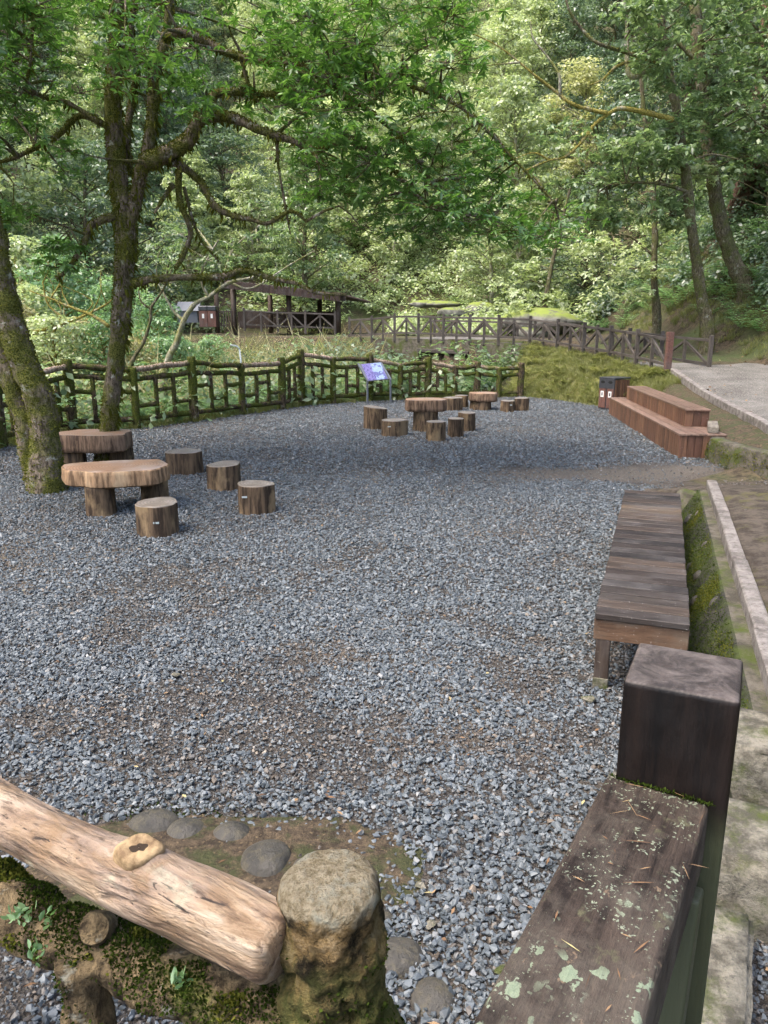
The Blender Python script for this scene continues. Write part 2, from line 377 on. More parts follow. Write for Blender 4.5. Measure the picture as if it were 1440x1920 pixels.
    # planks
    def plank(name, cols, rough=.6, sc=(.12, 1, 1), stain=(.09, .08, .075), st=.6, spec=.35):
        s = M_(name); v = s.co(sc); w = s.co(); g = s.noise(v, 26, 8, .65, .3); r = s.n('ObjectInfo').outputs['Random']
        base = s.ramp(r, cols)
        c = s.mix(s.ramp(g, [(.40, .8), (.56, 0.0)]), base, s.mix(1.0, base, (.45, .42, .4), 'MULTIPLY'))
        c = s.mix(s.ramp(s.noise(w, 2.2, 5, .65), [(.48, 0.0), (.68, st)]), c, stain)
        c = s.mix(s.ramp(s.noise(w, 60, 3, .7), [(.66, 0.0), (.72, .5)]), c, (.5, .48, .45))
        return s.fin(c, rough, g, .45, .008, spec)
    D['plank_bench'] = plank('bench_plank', [(0, (.02, .016, .0145)), (.35, (.04, .030, .025)), (.6, (.066, .047, .035)), (.85, (.03, .026, .0245)), (1, (.125, .087, .055))], .6, spec=.22)
    D['apron'] = plank('bench_apron', [(0, (.115, .066, .038)), (1, (.115, .066, .038))], .6, stain=(.14, .125, .098))
    D['bleach'] = plank('red_timber', [(0, (.085, .043, .026)), (.5, (.135, .068, .039)), (1, (.19, .10, .056))], .55, (1, 1, .1), (.11, .05, .035), .7)
    D['bleach_top'] = plank('red_timber_top', [(0, (.14, .088, .064)), (1, (.20, .135, .102))], .5, (.1, 1, 1), (.22, .13, .1), .5)
    D['greyplank'] = plank('grey_plank', [(0, (.17, .15, .12)), (1, (.21, .185, .15))], .7)
    D['xwood'] = plank('grey_brown_timber', [(0, (.04, .033, .028)), (1, (.08, .067, .056))], .7)
    D['redpost'] = plank('red_brown_post', [(0, (.13, .06, .045)), (1, (.13, .06, .045))], .6, (1, 1, .1))
    D['pavwood'] = plank('pavilion_timber', [(0, (.04, .025, .017)), (1, (.075, .048, .031))], .7, (1, 1, .1))
    D['roof'] = plank('rusty_roof_sheet', [(0, (.045, .027, .02)), (1, (.075, .046, .033))], .7, (1, .1, 1))
    # stumps
    def stumpmat(name, a, b, cc, pale=.5):
        s = M_(name); v = s.co((1, 1, .12)); w = s.co((1, 1, .5)); g = s.noise(v, 20, 7, .65, .3); p = s.noise(w, 3.5, 5, .6)
        c = s.mix(s.ramp(g, [(.4, 0.0), (.6, 1.0)]), a, b); c = s.mix(s.ramp(p, [(.52, 0.0), (.62, pale)]), c, cc)
        c = s.mix(s.ramp(s.noise(s.co((1, 1, .05)), 9, 3), [(.30, .8), (.36, 0.0)]), c, (.03, .022, .016))
        return s.fin(c, .75, g, .7, .015, .25)
    D['stump'] = stumpmat('dark_stump_side', (.028, .018, .011), (.12, .08, .047), (.33, .23, .125))
    D['slab'] = stumpmat('log_slab_side', (.10, .06, .033), (.34, .215, .12), (.46, .33, .20), .6)
    def endgrain(name, a, b, rough):
        s = M_(name); tc = s.n('TexCoord'); v = tc.outputs['Object']; n0 = s.noise(v, 3, 4)
        wv = s.n('TexWave', {'Vector': v, 'Scale': 9.0, 'Distortion': 3.5, 'Detail': 3.0}, wave_type='RINGS', rings_direction='Z').outputs['Fac']
        c = s.mix(wv, a, b); c = s.mix(s.ramp(n0, [(.45, 0.0), (.7, .6)]), c, (.30, .28, .26)); c = s.mix(s.ramp(s.noise(v, 12, 5, .7), [(.3, .7), (.42, 0.0)]), c, (.05, .04, .035))
        return s.fin(c, rough, wv, .2, .006, .4)
    D['stumptop'] = endgrain('stump_end_grain', (.09, .072, .057), (.18, .15, .12), .5)
    D['slab_dark'] = stumpmat('dark_slab_side', (.05, .03, .019), (.20, .13, .085), (.30, .21, .135), .5)
    D['slabtop'] = endgrain('slab_end_grain', (.20, .11, .065), (.30, .185, .115), .45)
    # dark painted handrail with lichen
    s = M_('dark_handrail'); w = s.co((1, 1, 1), False); v = s.co((.1, 1, 1), False); g = s.noise(v, 30, 7, .7, .3); b = s.noise(w, 6, 6, .7)
    c = s.mix(s.ramp(g, [(.4, 0.0), (.6, 1.0)]), (.014, .010, .008), (.06, .044, .034)); c = s.mix(s.ramp(b, [(.44, 0.0), (.58, .8)]), c, (.08, .066, .052)); c = s.mix(s.ramp(s.noise(w, 20, 6, .75), [(.52, 0.0), (.60, .7)]), c, (.05, .038, .03)); c = s.mix(s.ramp(s.noise(w, 34, 4, .7), [(.66, 0.0), (.70, .6)]), c, (.20, .14, .09)); c = s.mix(s.ramp(s.noise(w, 14, 5, .7), [(.6, 0.0), (.68, .6)]), c, (.10, .10, .055))
    wd = s.n('VectorMath', {0: w, 1: s.n('VectorMath', {0: s.n('TexNoise', {'Vector': w, 'Scale': 75.0, 'Detail': 5.0}).outputs['Color'], 1: (.03, .03, .03)}, operation='MULTIPLY')}, operation='ADD').outputs[0]
    up = s.upz(.5, .9)
    for sc, rad, reg, col in ((42.0, .56, (.51, .57), (.13, .165, .105)), (95.0, .5, (.50, .56), (.17, .195, .14)), (170.0, .48, (.47, .55), (.17, .18, .135))):
        vo = s.n('TexVoronoi', {'Vector': wd, 'Scale': sc, 'Randomness': 1.0}); rr = s.mth('MULTIPLY', s.mth('POWER', s.n('SeparateColor', {0: vo.outputs['Color']}).outputs[1], 1.6), rad)
        k = s.mth('LESS_THAN', vo.outputs['Distance'], rr); k = s.mth('MULTIPLY', k, s.ramp(s.noise(w, 4.0 + sc * .05, 3), [(reg[0], 0.0), (reg[1], 1.0)]))
        k = s.mth('MULTIPLY', k, up); c = s.mix(k, c, s.mix(s.noise(w, 120, 3), col, (.21, .245, .17)))
    D['handrail'] = s.fin(c, s.ramp(b, [(.4, .85), (.6, .6)]), s.mth('ADD', g, b), .9, .014, .18)
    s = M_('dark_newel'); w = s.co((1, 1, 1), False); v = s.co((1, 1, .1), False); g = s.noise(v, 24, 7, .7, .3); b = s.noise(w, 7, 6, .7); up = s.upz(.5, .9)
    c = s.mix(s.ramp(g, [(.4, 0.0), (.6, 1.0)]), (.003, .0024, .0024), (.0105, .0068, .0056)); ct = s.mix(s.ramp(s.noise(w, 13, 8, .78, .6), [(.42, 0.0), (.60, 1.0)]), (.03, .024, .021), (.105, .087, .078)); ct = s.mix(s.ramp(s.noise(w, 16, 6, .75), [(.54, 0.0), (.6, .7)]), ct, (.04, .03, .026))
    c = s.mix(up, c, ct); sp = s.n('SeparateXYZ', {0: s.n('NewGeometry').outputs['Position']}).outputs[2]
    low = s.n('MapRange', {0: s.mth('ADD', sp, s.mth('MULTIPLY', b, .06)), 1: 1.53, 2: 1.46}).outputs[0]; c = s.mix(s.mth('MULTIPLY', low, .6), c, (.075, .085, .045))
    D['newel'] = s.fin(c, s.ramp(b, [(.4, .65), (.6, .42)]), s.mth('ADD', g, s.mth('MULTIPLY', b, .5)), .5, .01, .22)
    # concrete, mossy wall, kerb
    def conc(name, a, b, moss, cut, rough=.9):
        s = M_(name); w = s.world(); n1 = s.noise(w, 7, 7, .72); n2 = s.noise(w, 55, 5, .75); k = s.ramp(s.noise(w, 2.6, 7, .75), [(cut[0], 0.0), (cut[1], 1.0)])
        c = s.mix(s.ramp(n1, [(.42, 0.0), (.58, 1.0)]), a, b); c = s.mix(s.ramp(n2, [(.54, 0.0), (.63, .6)]), c, (.07, .063, .053))
        c = s.mix(k, c, s.mix(n2, (.05, .065, .012), moss))
        return s.fin(c, rough, s.mth('ADD', n1, s.mth('MULTIPLY', n2, .4)), .9, .03, .2)
    D['path'] = conc('dark_littered_path', (.035, .027, .02), (.085, .069, .054), (.11, .08, .046), (.54, .62))
    D['conc'] = conc('worn_concrete', (.075, .068, .052), (.22, .20, .157), (.075, .085, .03), (.50, .62))
    D['concmoss'] = conc('mossy_concrete', (.055, .048, .037), (.12, .106, .084), (.06, .073, .018), (.47, .60))
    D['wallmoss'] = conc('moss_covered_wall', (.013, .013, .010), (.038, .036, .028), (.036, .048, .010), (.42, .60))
    D['kerb'] = conc('pinkish_kerb', (.12, .104, .093), (.245, .22, .20), (.12, .12, .06), (.60, .8), .7)
    D['bank'] = conc('mossy_bank', (.10, .088, .036), (.18, .165, .06), (.125, .145, .032), (.42, .6))
    s = M_('river_cobble'); w = s.co(); n1 = s.noise(w, 5, 5, .6); n2 = s.noise(w, 60, 3, .6); D['cobble'] = s.fin(s.mix(s.ramp(s.noise(w, 26, 6, .75), [(.5, 0.0), (.58, .7)]), s.mix(s.ramp(n1, [(.35, 0.0), (.65, 1.0)]), (.03, .028, .024), (.085, .076, .062)), (.075, .065, .042)), s.ramp(n1, [(.35, .65), (.6, .4)]), s.mth('ADD', s.noise(w, 22, 6, .7), s.mth('MULTIPLY', n2, .2)), .8, .02, .35)
    s = M_('mossy_boulder'); w = s.co(); n1 = s.noise(w, 2.5, 5, .65); c = s.mix(s.ramp(n1, [(.4, 0.0), (.6, 1.0)]), (.09, .088, .075), (.22, .21, .18)); c = s.mix(s.mth('MULTIPLY', s.upz(.2, .8), s.ramp(n1, [(.35, 0.0), (.5, 1.0)])), c, (.17, .21, .04)); D['boulder'] = s.fin(c, .85, n1, .8, .05)
    # metal and signs
    s = M_('grey_metal'); D['metal'] = s.fin((.10, .11, .125), .5, spec=.5)
    s = M_('pale_metal'); D['pale_metal'] = s.fin((.30, .34, .34), .5, spec=.5)
    s = M_('black_metal'); n1 = s.noise(s.co(), 12, 4); D['black'] = s.fin(s.mix(n1, (.02, .021, .024), (.05, .052, .058)), .35, spec=.5)
    s = M_('white_plate'); D['white'] = s.fin((.6, .6, .58), .5)
    s = M_('dark_print'); D['ink'] = s.fin((.04, .04, .05), .6)
    s = M_('map_print'); v = s.co((1, 1, 1), False); n1 = s.noise(v, 5, 4, .6); n2 = s.noise(v, 14, 3); x = s.n('SeparateXYZ', {0: v}).outputs[0]
    c = s.ramp(n1, [(.35, (.20, .28, .46)), (.5, (.29, .37, .54)), (.56, (.09, .10, .24)), (.7, (.17, .14, .32))]); c = s.mix(s.n('MapRange', {0: s.mth('ADD', x, s.mth('MULTIPLY', n2, .2)), 1: .04, 2: .08}).outputs[0], s.mix(s.ramp(n2, [(.45, 0.0), (.5, 1.0)]), (.10, .085, .22), (.17, .15, .33)), c)
    D['map'] = s.fin(c, .35, spec=.25)
    s = M_('knot_hollow_shade'); D['rot'] = s.fin((.03, .019, .011), .95)  # shade inside the knot's hollow, put into the colour
    s = M_('dark_void'); D['void'] = s.fin((.012, .012, .011), .9)
    s = M_('litter_leaf'); r = attr(s, 'tint'); D['litter'] = s.fin(s.ramp(r, [(0, (.07, .04, .022)), (.5, (.16, .09, .045)), (.9, (.26, .17, .09)), (1, (.34, .30, .14))]), .8)
    s = M_('tan_twig'); r = attr(s, 'tint'); D['twig'] = s.fin((.22, .17, .11), .9)
    return D
MAT = mk_materials()

#PART2
# ------------------------------------------------------------------ the lie of the land
FENCE = [  # picture x, base y, top y, tall post
    (-130, 868, 712, 1), (-60, 852, 706, 0), (4, 838, 700, 1), (72, 824, 699, 0), (138, 811, 674, 1), (257, 803, 690, 0), (365, 791, 669, 1), (455, 777, 683, 0), (530, 767, 671, 1),
    (566, 761, 656, 1), (625, 757, 671, 0), (694, 752, 664, 1), (750, 750, 683, 0), (802, 747, 670, 1), (852, 746, 687, 0), (894, 745, 678, 1), (934, 745, 690, 0), (975, 744, 680, 1)]
FP = np.array([on(a, b)[:2] for a, b, c, d in FENCE])
YARD = np.vstack([[[-9, -12]], [[-8.6, 8.0]], FP, [[5.2, 21.9], [6.2, 20.0], [6.15, 18.9], [5.6, 15], [5.25, 11.6], [4.3, 10.9], [3.7, 9.5], [3.12, 7.5], [1.72, 3.5], [1.9, 3.0], [1.95, -12]]])
def poly_sd(x, y, P):
    """distance outside the polygon, negative inside"""
    x = np.asarray(x, float); y = np.asarray(y, float); best = np.full(x.shape, 1e9); ins = np.zeros(x.shape, bool)
    for i in range(len(P)):
        ax, ay = P[i]; bx, by = P[(i + 1) % len(P)]; dx, dy = bx - ax, by - ay
        t = np.clip(((x - ax) * dx + (y - ay) * dy) / (dx * dx + dy * dy + 1e-12), 0, 1)
        best = np.minimum(best, np.hypot(x - ax - t * dx, y - ay - t * dy))
        c = ((ay > y) != (by > y)) & (x < (bx - ax) * (y - ay) / (by - ay + 1e-12) + ax); ins ^= c
    return np.where(ins, -best, best)
ROWS = [(-12, (1.9, -.05), (2.2, .1), (2.6, .3), (5, .5), (8, 2.2), (22, 10)), (3.0, (1.8, -.05), (1.95, .1), (2.1, .3), (4.5, .5), (7.2, 2.2), (22, 10)),
        (3.5, (1.78, -.05), (1.9, .2), (2.02, .40), (4.5, .45), (7.5, 2.2), (22, 10)), (7.5, (3.17, -.05), (3.28, .2), (3.4, .40), (5.9, .45), (9, 2.2), (24, 10)),
        (9.5, (3.7, -.05), (3.8, -.04), (4.1, .0), (8, .36), (10.5, 2), (25, 10)), (10.8, (3.8, -.05), (4.6, -.05), (5.8, .0), (8.5, .42), (11, 2), (25, 10)),
        (11.6, (5.3, -.05), (5.6, .12), (6.1, .36), (9, .48), (11.5, 2.2), (26, 11)), (15, (5.6, -.05), (5.95, .2), (6.75, .52), (9.8, .56), (12, 2.4), (27, 12)),
        (19.5, (6.1, -.05), (6.5, .3), (7.3, .82), (10.4, .88), (12.6, 2.8), (28, 14)), (23, (5, -.05), (5.8, .6), (6.75, 1.15), (10.4, 1.2), (12.6, 3), (28, 15)),
        (26.6, (3.2, -.2), (4.2, .3), (5.1, 1.4), (9.6, 1.45), (12.2, 3.4), (28, 16)), (31, (-1, 1.4), (1, 1.45), (3, 1.5), (10, 1.6), (13, 5.0), (28, 20)), (200, (-1, 1.4), (1, 1.45), (3, 1.5), (10, 1.6), (13, 5.0), (28, 20))]
def zrow(x, y):
    z = np.zeros_like(x)
    for a, b in zip(ROWS[:-1], ROWS[1:]):
        m = (y >= a[0]) & (y < b[0])
        if not m.any(): continue
        t = (y[m] - a[0]) / (b[0] - a[0])
        ax, az = np.array(a[1:]).T; bx, bz = np.array(b[1:]).T; r = np.zeros(m.sum()); xm = x[m]
        X = ax[None] * (1 - t[:, None]) + bx[None] * t[:, None]; Z = az[None] * (1 - t[:, None]) + bz[None] * t[:, None]
        r = np.where(xm <= X[:, 0], Z[:, 0], Z[:, -1])
        for k in range(X.shape[1] - 1):
            q = (xm > X[:, k]) & (xm <= X[:, k + 1]); r = np.where(q, Z[:, k] + (Z[:, k + 1] - Z[:, k]) * (xm - X[:, k]) / (X[:, k + 1] - X[:, k]), r)
        z[m] = r
    return z
def Yf(x):  return np.where(x > 5.1, 26.6 - (x - 5.1) * 3, np.where(x > .4, 26.6 + (5.1 - x) * .87, 30.7 + (.4 - x) * .55))
def hill(x, y):
    Yh = 45 - 4 * sm(2, 12, x); t = np.maximum(0, y - Yh)
    return t * .56 + np.maximum(0, -x - 14) * .42 * sm(12, 30, y) + sm(0, 8, t) * 1.2 * fbm(xy0(x * .12, y * .12), 5, 3).reshape(np.shape(x))
def zg(x, y):
    x = np.atleast_1d(np.asarray(x, float)); y = np.atleast_1d(np.asarray(y, float)); x, y = np.broadcast_arrays(x, y)
    s = poly_sd(x, y, YARD)
    back = np.where(y > Yf(x) + .1, 1.5, -1.0 + .9 * sm(4, 0.5, Yf(x) - y))
    back = np.where(x < -9, np.maximum(back, -1.0 + np.maximum(0, -x - 10) * .2), back)
    zb = -.05 + (back + .05) * sm(.2, 2.6, s)
    zr = np.maximum(zrow(x, y), -.05)
    right = ((y < 26.6) & (x > np.interp(y, [-12, 20, 22, 26.6], [1.0, 5.0, 4.4, 2.6]))) | ((y >= 26.6) & (x > 7))
    wx = sm(7, 9.5, x); zz = np.where(y >= 26.6, zb + (zr - zb) * wx, np.where(right, zr, zb))
    zz = zz + hill(x, y) * np.where(x > 9.5, .7, 1) + .06 * fbm(xy0(x * .9, y * .9), 3, 3).reshape(x.shape) * sm(.6, 3, s)
    return np.where(s < .15, -.05, zz)
def z1(x, y): return float(zg([x], [y])[0])

def grid(name, xs, ys, zf, mat, keep=None):
    X, Y = np.meshgrid(xs, ys); Z = zf(X.ravel(), Y.ravel()); V = np.stack([X.ravel(), Y.ravel(), Z], 1); nx = len(xs)
    i = np.arange(len(ys) - 1)[:, None] * nx + np.arange(nx - 1)[None]
    F = np.stack([i, i + 1, i + nx + 1, i + nx], -1).reshape(-1, 4)
    if keep is not None: k = keep(X.ravel(), Y.ravel()); F = F[k[F].any(1)]
    return mesh(name, V, F, mat, smooth=True)
def axis(a, b, c, d, f, co): return np.concatenate([np.arange(a, b, co), np.arange(b, c, f), np.arange(c, d + co, co)])
tag(grid('ground', axis(-220, -16, 16, 220, .4, 6), axis(-30, 0, 52, 260, .4, 4), zg, MAT['floor']), kind='structure')
tag(grid('gravel_yard', np.arange(-9.5, 8, .2), np.arange(-12, 24, .2), lambda x, y: np.minimum(0, -np.maximum(0, poly_sd(x, y, YARD)) * 1.2) + .012 * fbm(xy0(x * .8, y * .8), 9, 3), MAT['bed'],
         keep=lambda x, y: poly_sd(x, y, YARD) < .35), kind='structure')

def loft(name, rows, mat, sub=(6, 4), noise=.02, nf=1.5, kind='structure', seed=3):
    """sheet through rows of points, each row from one edge to the other"""
    rows = np.array(rows, float); a = np.stack([smooth_path(r, (len(r) - 1) * sub[1] + 1) if len(r) > 2 else smooth_path(r, sub[1] + 1) for r in rows])
    b = np.stack([smooth_path(a[:, j], (len(rows) - 1) * sub[0] + 1) for j in range(a.shape[1])], 1); n, m, _ = b.shape; V = b.reshape(-1, 3)
    if noise: V = V + np.stack([0 * V[:, 0], 0 * V[:, 0], fbm(V * nf, seed, 4) * noise], 1)
    i = np.arange(n - 1)[:, None] * m + np.arange(m - 1)[None]; F = np.stack([i, i + 1, i + m + 1, i + m], -1).reshape(-1, 4)
    o = mesh(name, V, F, mat, smooth=True); return tag(o, kind=kind), V
# dirt paths on the upper level
UX = lambda u, v: np.array([u * .945 + v * .327, -u * .327 + v * .945])
rows = []
for v in (3.9, 5, 6.5, 8.0, 8.7):
    a = UX(.77, v); b = UX(3.2, v); rows.append([(a[0] - .01, a[1], .05), (a[0], a[1], .45), ((a[0] + b[0]) / 2, (a[1] + b[1]) / 2, .5), (b[0], b[1], .55)])
rows.append([(3.62, 9.3, -.08), (3.78, 9.3, .2), (5.0, 8.7, .34), (6.4, 8.0, .5)])
rows.append([(3.3, 10.2, -.06), (3.6, 10.1, .01), (5.2, 9.7, .1), (7.2, 8.8, .48)])
rows.append([(3.2, 11.1, -.06), (3.5, 11.0, -.02), (5.1, 10.6, .0), (7.4, 9.3, .46)])
loft('dirt_path', rows, MAT['path'], (5, 8), .02)
XF = [(1257, 627, 19.6), (1197, 617, 21.2), (1147, 610, 22.7), (1097, 604, 24.1), (1047, 598, 25.4), (995, 592, 26.6), (936, 590, 27.6), (882, 589, 28.5), (832, 588, 29.3), (785, 587, 30.0), (740, 587, 30.7)]
XT = [at(*p) for p in XF]; XB = [p - np.array([0, 0, .9]) for p in XT]
KERB2 = [(6.05, 11.0, .46), tuple(at(1446, 807, 12.2)), tuple(at(1402, 780, 13.6)), tuple(at(1333, 747, 16.0)), (XB[0][0] + .1, XB[0][1] - .1, XB[0][2])]
rows = [[(6.1, 10.6, .42), (7.6, 10.4, .5), (9.4, 10.2, .56)]]
for k in KERB2[1:]: rows.append([(k[0] + .05, k[1], k[2] - .05), (k[0] + 1.7, k[1] + .1, k[2]), (k[0] + 3.3, k[1] + .2, k[2] + .02)])
for p in XB[2:]: rows.append([(p[0] + .05, p[1] + .05, p[2] - .06), (p[0] + 1.5, p[1] + 1.0, p[2] - .02), (p[0] + 2.9, p[1] + 1.9, p[2] - .02)])
loft('road', rows, MAT['dirt'], (5, 6), .02)
# steep mossy bank below the road
rows = []
bot = [(6.25, 18.6, -.05), (6.15, 19.4, -.05), (5.55, 20.7, -.05), (5.0, 21.9, -.05), (4.55, 22.6, -.05), (4.1, 23.0, -.06), (3.7, 23.6, -.5)]
top = [(7.05, 18.4, .84)] + [tuple(p) for p in XB[:6]]
for a, b in zip(top, bot):
    a = np.array(a); b = np.array(b); m = (a + b) / 2 + np.array([-.15, -.15, .12]); rows.append([a + [0, 0, -.02], m, b])
bank_o, BANKV = loft('bank', rows, MAT['bank'], (8, 10), .12, 2.2)
# slope of litter between the far kerb and the yard
rows = [[np.array(k) - [.05, 0, .06], np.array([(k[0] * .6 + x * .4), k[1], k[2] * .75 + z * .2]), np.array([x, k[1], z])] for k, (x, z) in zip(KERB2, [(5.66, .34), (5.5, .34), (5.66, .35), (5.95, .32), (6.3, .2)])]
rows.insert(0, [np.array([7.2, 9.9, .50]), np.array([6.95, 9.75, .42]), np.array([6.75, 9.6, .34])])
loft('litter_slope', rows, MAT['litterfloor'], (8, 6), .05, 3)

# ------------------------------------------------------------------ gravel
def stone_mesh(k):
    r = np.random.default_rng(100 + k); import bmesh
    bm = bmesh.new()
    for p in unit(r.normal(size=(13, 3))): bm.verts.new(p * r.uniform(.42, .56) * np.array([1, .78, .5]))
    bmesh.ops.convex_hull(bm, input=bm.verts); bmesh.ops.delete(bm, geom=[v for v in bm.verts if not v.link_faces], context='VERTS')
    me = bpy.data.meshes.new('stone_shape'); bm.to_mesh(me); bm.free(); me.materials.append(MAT['stone']); return bpy.data.objects.new('stone_shape', me)
STONES = bpy.data.collections.new('stone_shapes')
for k in range(9): STONES.objects.link(stone_mesh(k))
def cross_mask(x, y):
    return sm(1.0, 2.6, x) * sm(10.1, 10.5, y - .05 * x + .3 * np.sin(x * 1.9)) * sm(11.8, 11.3, y - .03 * x + .2 * np.sin(x * 2.7))
def gravel_points():
    out = []
    for y0, y1, dens, s0, s1 in ((.6, 6.0, 4300, .019, .037), (6, 11, 2700, .02, .038), (11, 23.5, 850, .027, .046)):
        A = 17 * (y1 - y0); n = int(dens * A); x = RNG.uniform(-9.2, 7.8, n); y = RNG.uniform(y0, y1, n)
        k = np.abs(x) < y * .62 + 2.2; x, y = x[k], y[k]
        sd = poly_sd(x, y, YARD); k = sd < -.02 + .08 * RNG.normal(size=len(x)); x, y, sd = x[k], y[k], sd[k]
        P = xy0(x, y); br = sm(-.06, .3, .7 * fbm(P * 1.1, 21, 4) + .5 * fbm(P * 4, 8, 3)) * (.35 + .65 * sm(9, 5, y)); edge = sm(-.9, 0, sd) * .5
        if y1 <= 6: br = np.maximum(br, sm(.9, .2, np.hypot((x + .75) / 1.3, (y - 2.75) / .55)) * .95)
        c = cross_mask(x, y); br = np.clip(np.maximum(br, edge) + c, 0, 1)
        soil = sm(1.05, .75, np.hypot((x + .62) / .95, (y - 2.78) / .42) + .2 * fbm(P * 3, 5, 2)); keep = RNG.random(len(x)) > np.clip(np.maximum(br * .32 + c * .54, soil * .68), 0, .95); x, y, br = x[keep], y[keep], br[keep]
        sc = RNG.uniform(s0, s1, len(x)) * RNG.choice([.5, .7, .9, 1, 1.2, 1.55], len(x)) * (1 - .25 * br); z = RNG.uniform(-.004, .016, len(x)) + .012 * fbm(xy0(x * .8, y * .8), 9, 3)
        bt = (RNG.random(len(x)) < br * .42 + .05) * RNG.uniform(.3, 1, len(x)); out.append((np.stack([x, y, z], 1), sc, bt))
    # path edges right of the kerbs
    n = 12000; x = RNG.uniform(1.2, 8, n); y = RNG.uniform(1.6, 10.5, n); k = (poly_sd(x, y, YARD) > .38) & (RNG.random(n) < .6) & (x < 2.2 + y * .5); x, y = x[k], y[k]
    out.append((np.stack([x, y, zg(x, y) + .065], 1), RNG.uniform(.015, .04, len(x)), RNG.uniform(.4, 1, len(x))))
    return [np.concatenate(a) for a in zip(*out)]
GP, GS, GB = gravel_points()
me = bpy.data.meshes.new('gravel'); me.vertices.add(len(GP)); me.vertices.foreach_set('co', GP.astype(np.float32).ravel())
for nm, ar in (('size', GS), ('brown', GB)):
    a = me.attributes.new(nm, 'FLOAT', 'POINT'); a.data.foreach_set('value', ar.astype(np.float32))
rot = np.stack([RNG.normal(0, .45, len(GP)), RNG.normal(0, .45, len(GP)), RNG.uniform(0, 6.28, len(GP))], 1)
a = me.attributes.new('turn', 'FLOAT_VECTOR', 'POINT'); a.data.foreach_set('vector', rot.astype(np.float32).ravel())
me.materials.append(MAT['stone'])
gravel = tag(link('gravel', me), 'grey blue crushed stone covering the picnic yard', 'gravel', kind='stuff')
ng = bpy.data.node_groups.new('gravel_nodes', 'GeometryNodeTree')
ng.interface.new_socket('Geometry', in_out='INPUT', socket_type='NodeSocketGeometry'); ng.interface.new_socket('Geometry', in_out='OUTPUT', socket_type='NodeSocketGeometry')
gi = ng.nodes.new('NodeGroupInput'); go = ng.nodes.new('NodeGroupOutput'); ci = ng.nodes.new('GeometryNodeCollectionInfo'); ip = ng.nodes.new('GeometryNodeInstanceOnPoints')
ci.inputs[0].default_value = STONES; ci.inputs[1].default_value = True; ci.inputs[2].default_value = True; ip.inputs['Pick Instance'].default_value = True
def nattr(nm, ty):
    q = ng.nodes.new('GeometryNodeInputNamedAttribute'); q.data_type = ty; q.inputs[0].default_value = nm; return q.outputs[0]
e2r = ng.nodes.new('FunctionNodeEulerToRotation'); ng.links.new(nattr('turn', 'FLOAT_VECTOR'), e2r.inputs[0])
ng.links.new(gi.outputs[0], ip.inputs['Points']); ng.links.new(ci.outputs[0], ip.inputs['Instance']); ng.links.new(e2r.outputs[0], ip.inputs['Rotation']); ng.links.new(nattr('size', 'FLOAT'), ip.inputs['Scale']); ng.links.new(ip.outputs[0], go.inputs[0])
md = gravel.modifiers.new('stones', 'NODES'); md.node_group = ng
# fallen leaves, needles and twigs on the stones
n = 1000; y = 1.2 + 14 * RNG.random(n) ** 1.5; x = RNG.uniform(-1, 1, n) * (y * .6 + 1.5); k = poly_sd(x, y, YARD) < -.05; x, y = x[k], y[k]
tag(leaf_mesh('fallen_leaves', np.stack([x, y, np.full(len(x), .03)], 1), np.stack([RNG.normal(size=len(x)), RNG.normal(size=len(x)), RNG.normal(0, .12, len(x))], 1), np.array([[0, 0, 1.]]) + RNG.normal(0, .2, (len(x), 3)), RNG.uniform(.02, .05, len(x)), RNG.uniform(.002, .009, len(x)), MAT['litter'], hi=False), kind='stuff')

# bare mossy soil round the row of cobbles
n = 80; A = np.linspace(0, 2 * np.pi, n, endpoint=False); V = []
for k, f in enumerate((.0, .25, .5, .75, .9, 1.0)):
    e = np.stack([-.62 + .92 * np.cos(A) * f, 2.72 + .40 * np.sin(A) * f, 0 * A + (.024, .026, .024, .016, .004, -.014)[k]], 1); w_ = 1 + .22 * fbm(np.stack([np.cos(A) * 2, np.sin(A) * 2, 0 * A + 4], 1), 6, 3); e[:, 0] = -.62 + (e[:, 0] + .62) * w_; e[:, 1] = 2.72 + (e[:, 1] - 2.72) * w_; V.append(e)
V = np.vstack(V); V[:, 2] += .006 * fbm(V * 14, 3, 3); F = np.vstack([np.stack([i * n + np.arange(n), i * n + (np.arange(n) + 1) % n, (i + 1) * n + (np.arange(n) + 1) % n, (i + 1) * n + np.arange(n)], 1) for i in range(5)])
tag(mesh('soil', V, F[:, ::-1], MAT['litterfloor'], smooth=True), kind='structure')

#PART3
# ------------------------------------------------------------------ mossy log fence round the yard
def log_rail(name, a, b, r, mat, parent, seg=8, sub=9, amp=.012, sag=.0, seed=1):
    a = np.array(a, float); b = np.array(b, float); m = (a + b) / 2 + np.array([0, 0, -sag]) ; rr = np.array([1, .9, 1.05, .92, 1.0]) * r
    P = np.stack([a, a * .75 + b * .25, m, a * .25 + b * .75, b]); P[1:4, 2] += np.random.default_rng(seed).normal(0, .012, 3)
    V, F, N = tubeVF(P, rr, seg=seg, sub=sub, namp=amp, nfreq=7, seed=seed); return mesh(name, V, F, mat, parent, smooth=True), V, N, F
mf = thing('mossy_fence', 'long moss-grown log fence round the far side of the gravel yard', 'fence', (FP[4][0], FP[4][1], 0))
mfl = np.array([FP[4][0], FP[4][1], 0.]); FV = []; FN = []; FF = []; FO = [0]
def keep(V, N, F): FF.append(quads(F, FO[0])); FO[0] += len(V); FV.append(V); FN.append(N)
def acc(r):
    o, V, N, F = r; keep(V, N, F); return o
posts = []
for k, (px, by, ty, tall) in enumerate(FENCE):
    b = on(px, by); zt = at(px, ty, b[1])[2]; posts.append((b - mfl, zt))
nominal = []
for k, (px, by, ty, tall) in enumerate(FENCE):
    b, zt = posts[k]; rt = zt - .13 if tall else zt - .03; nominal.append(rt)
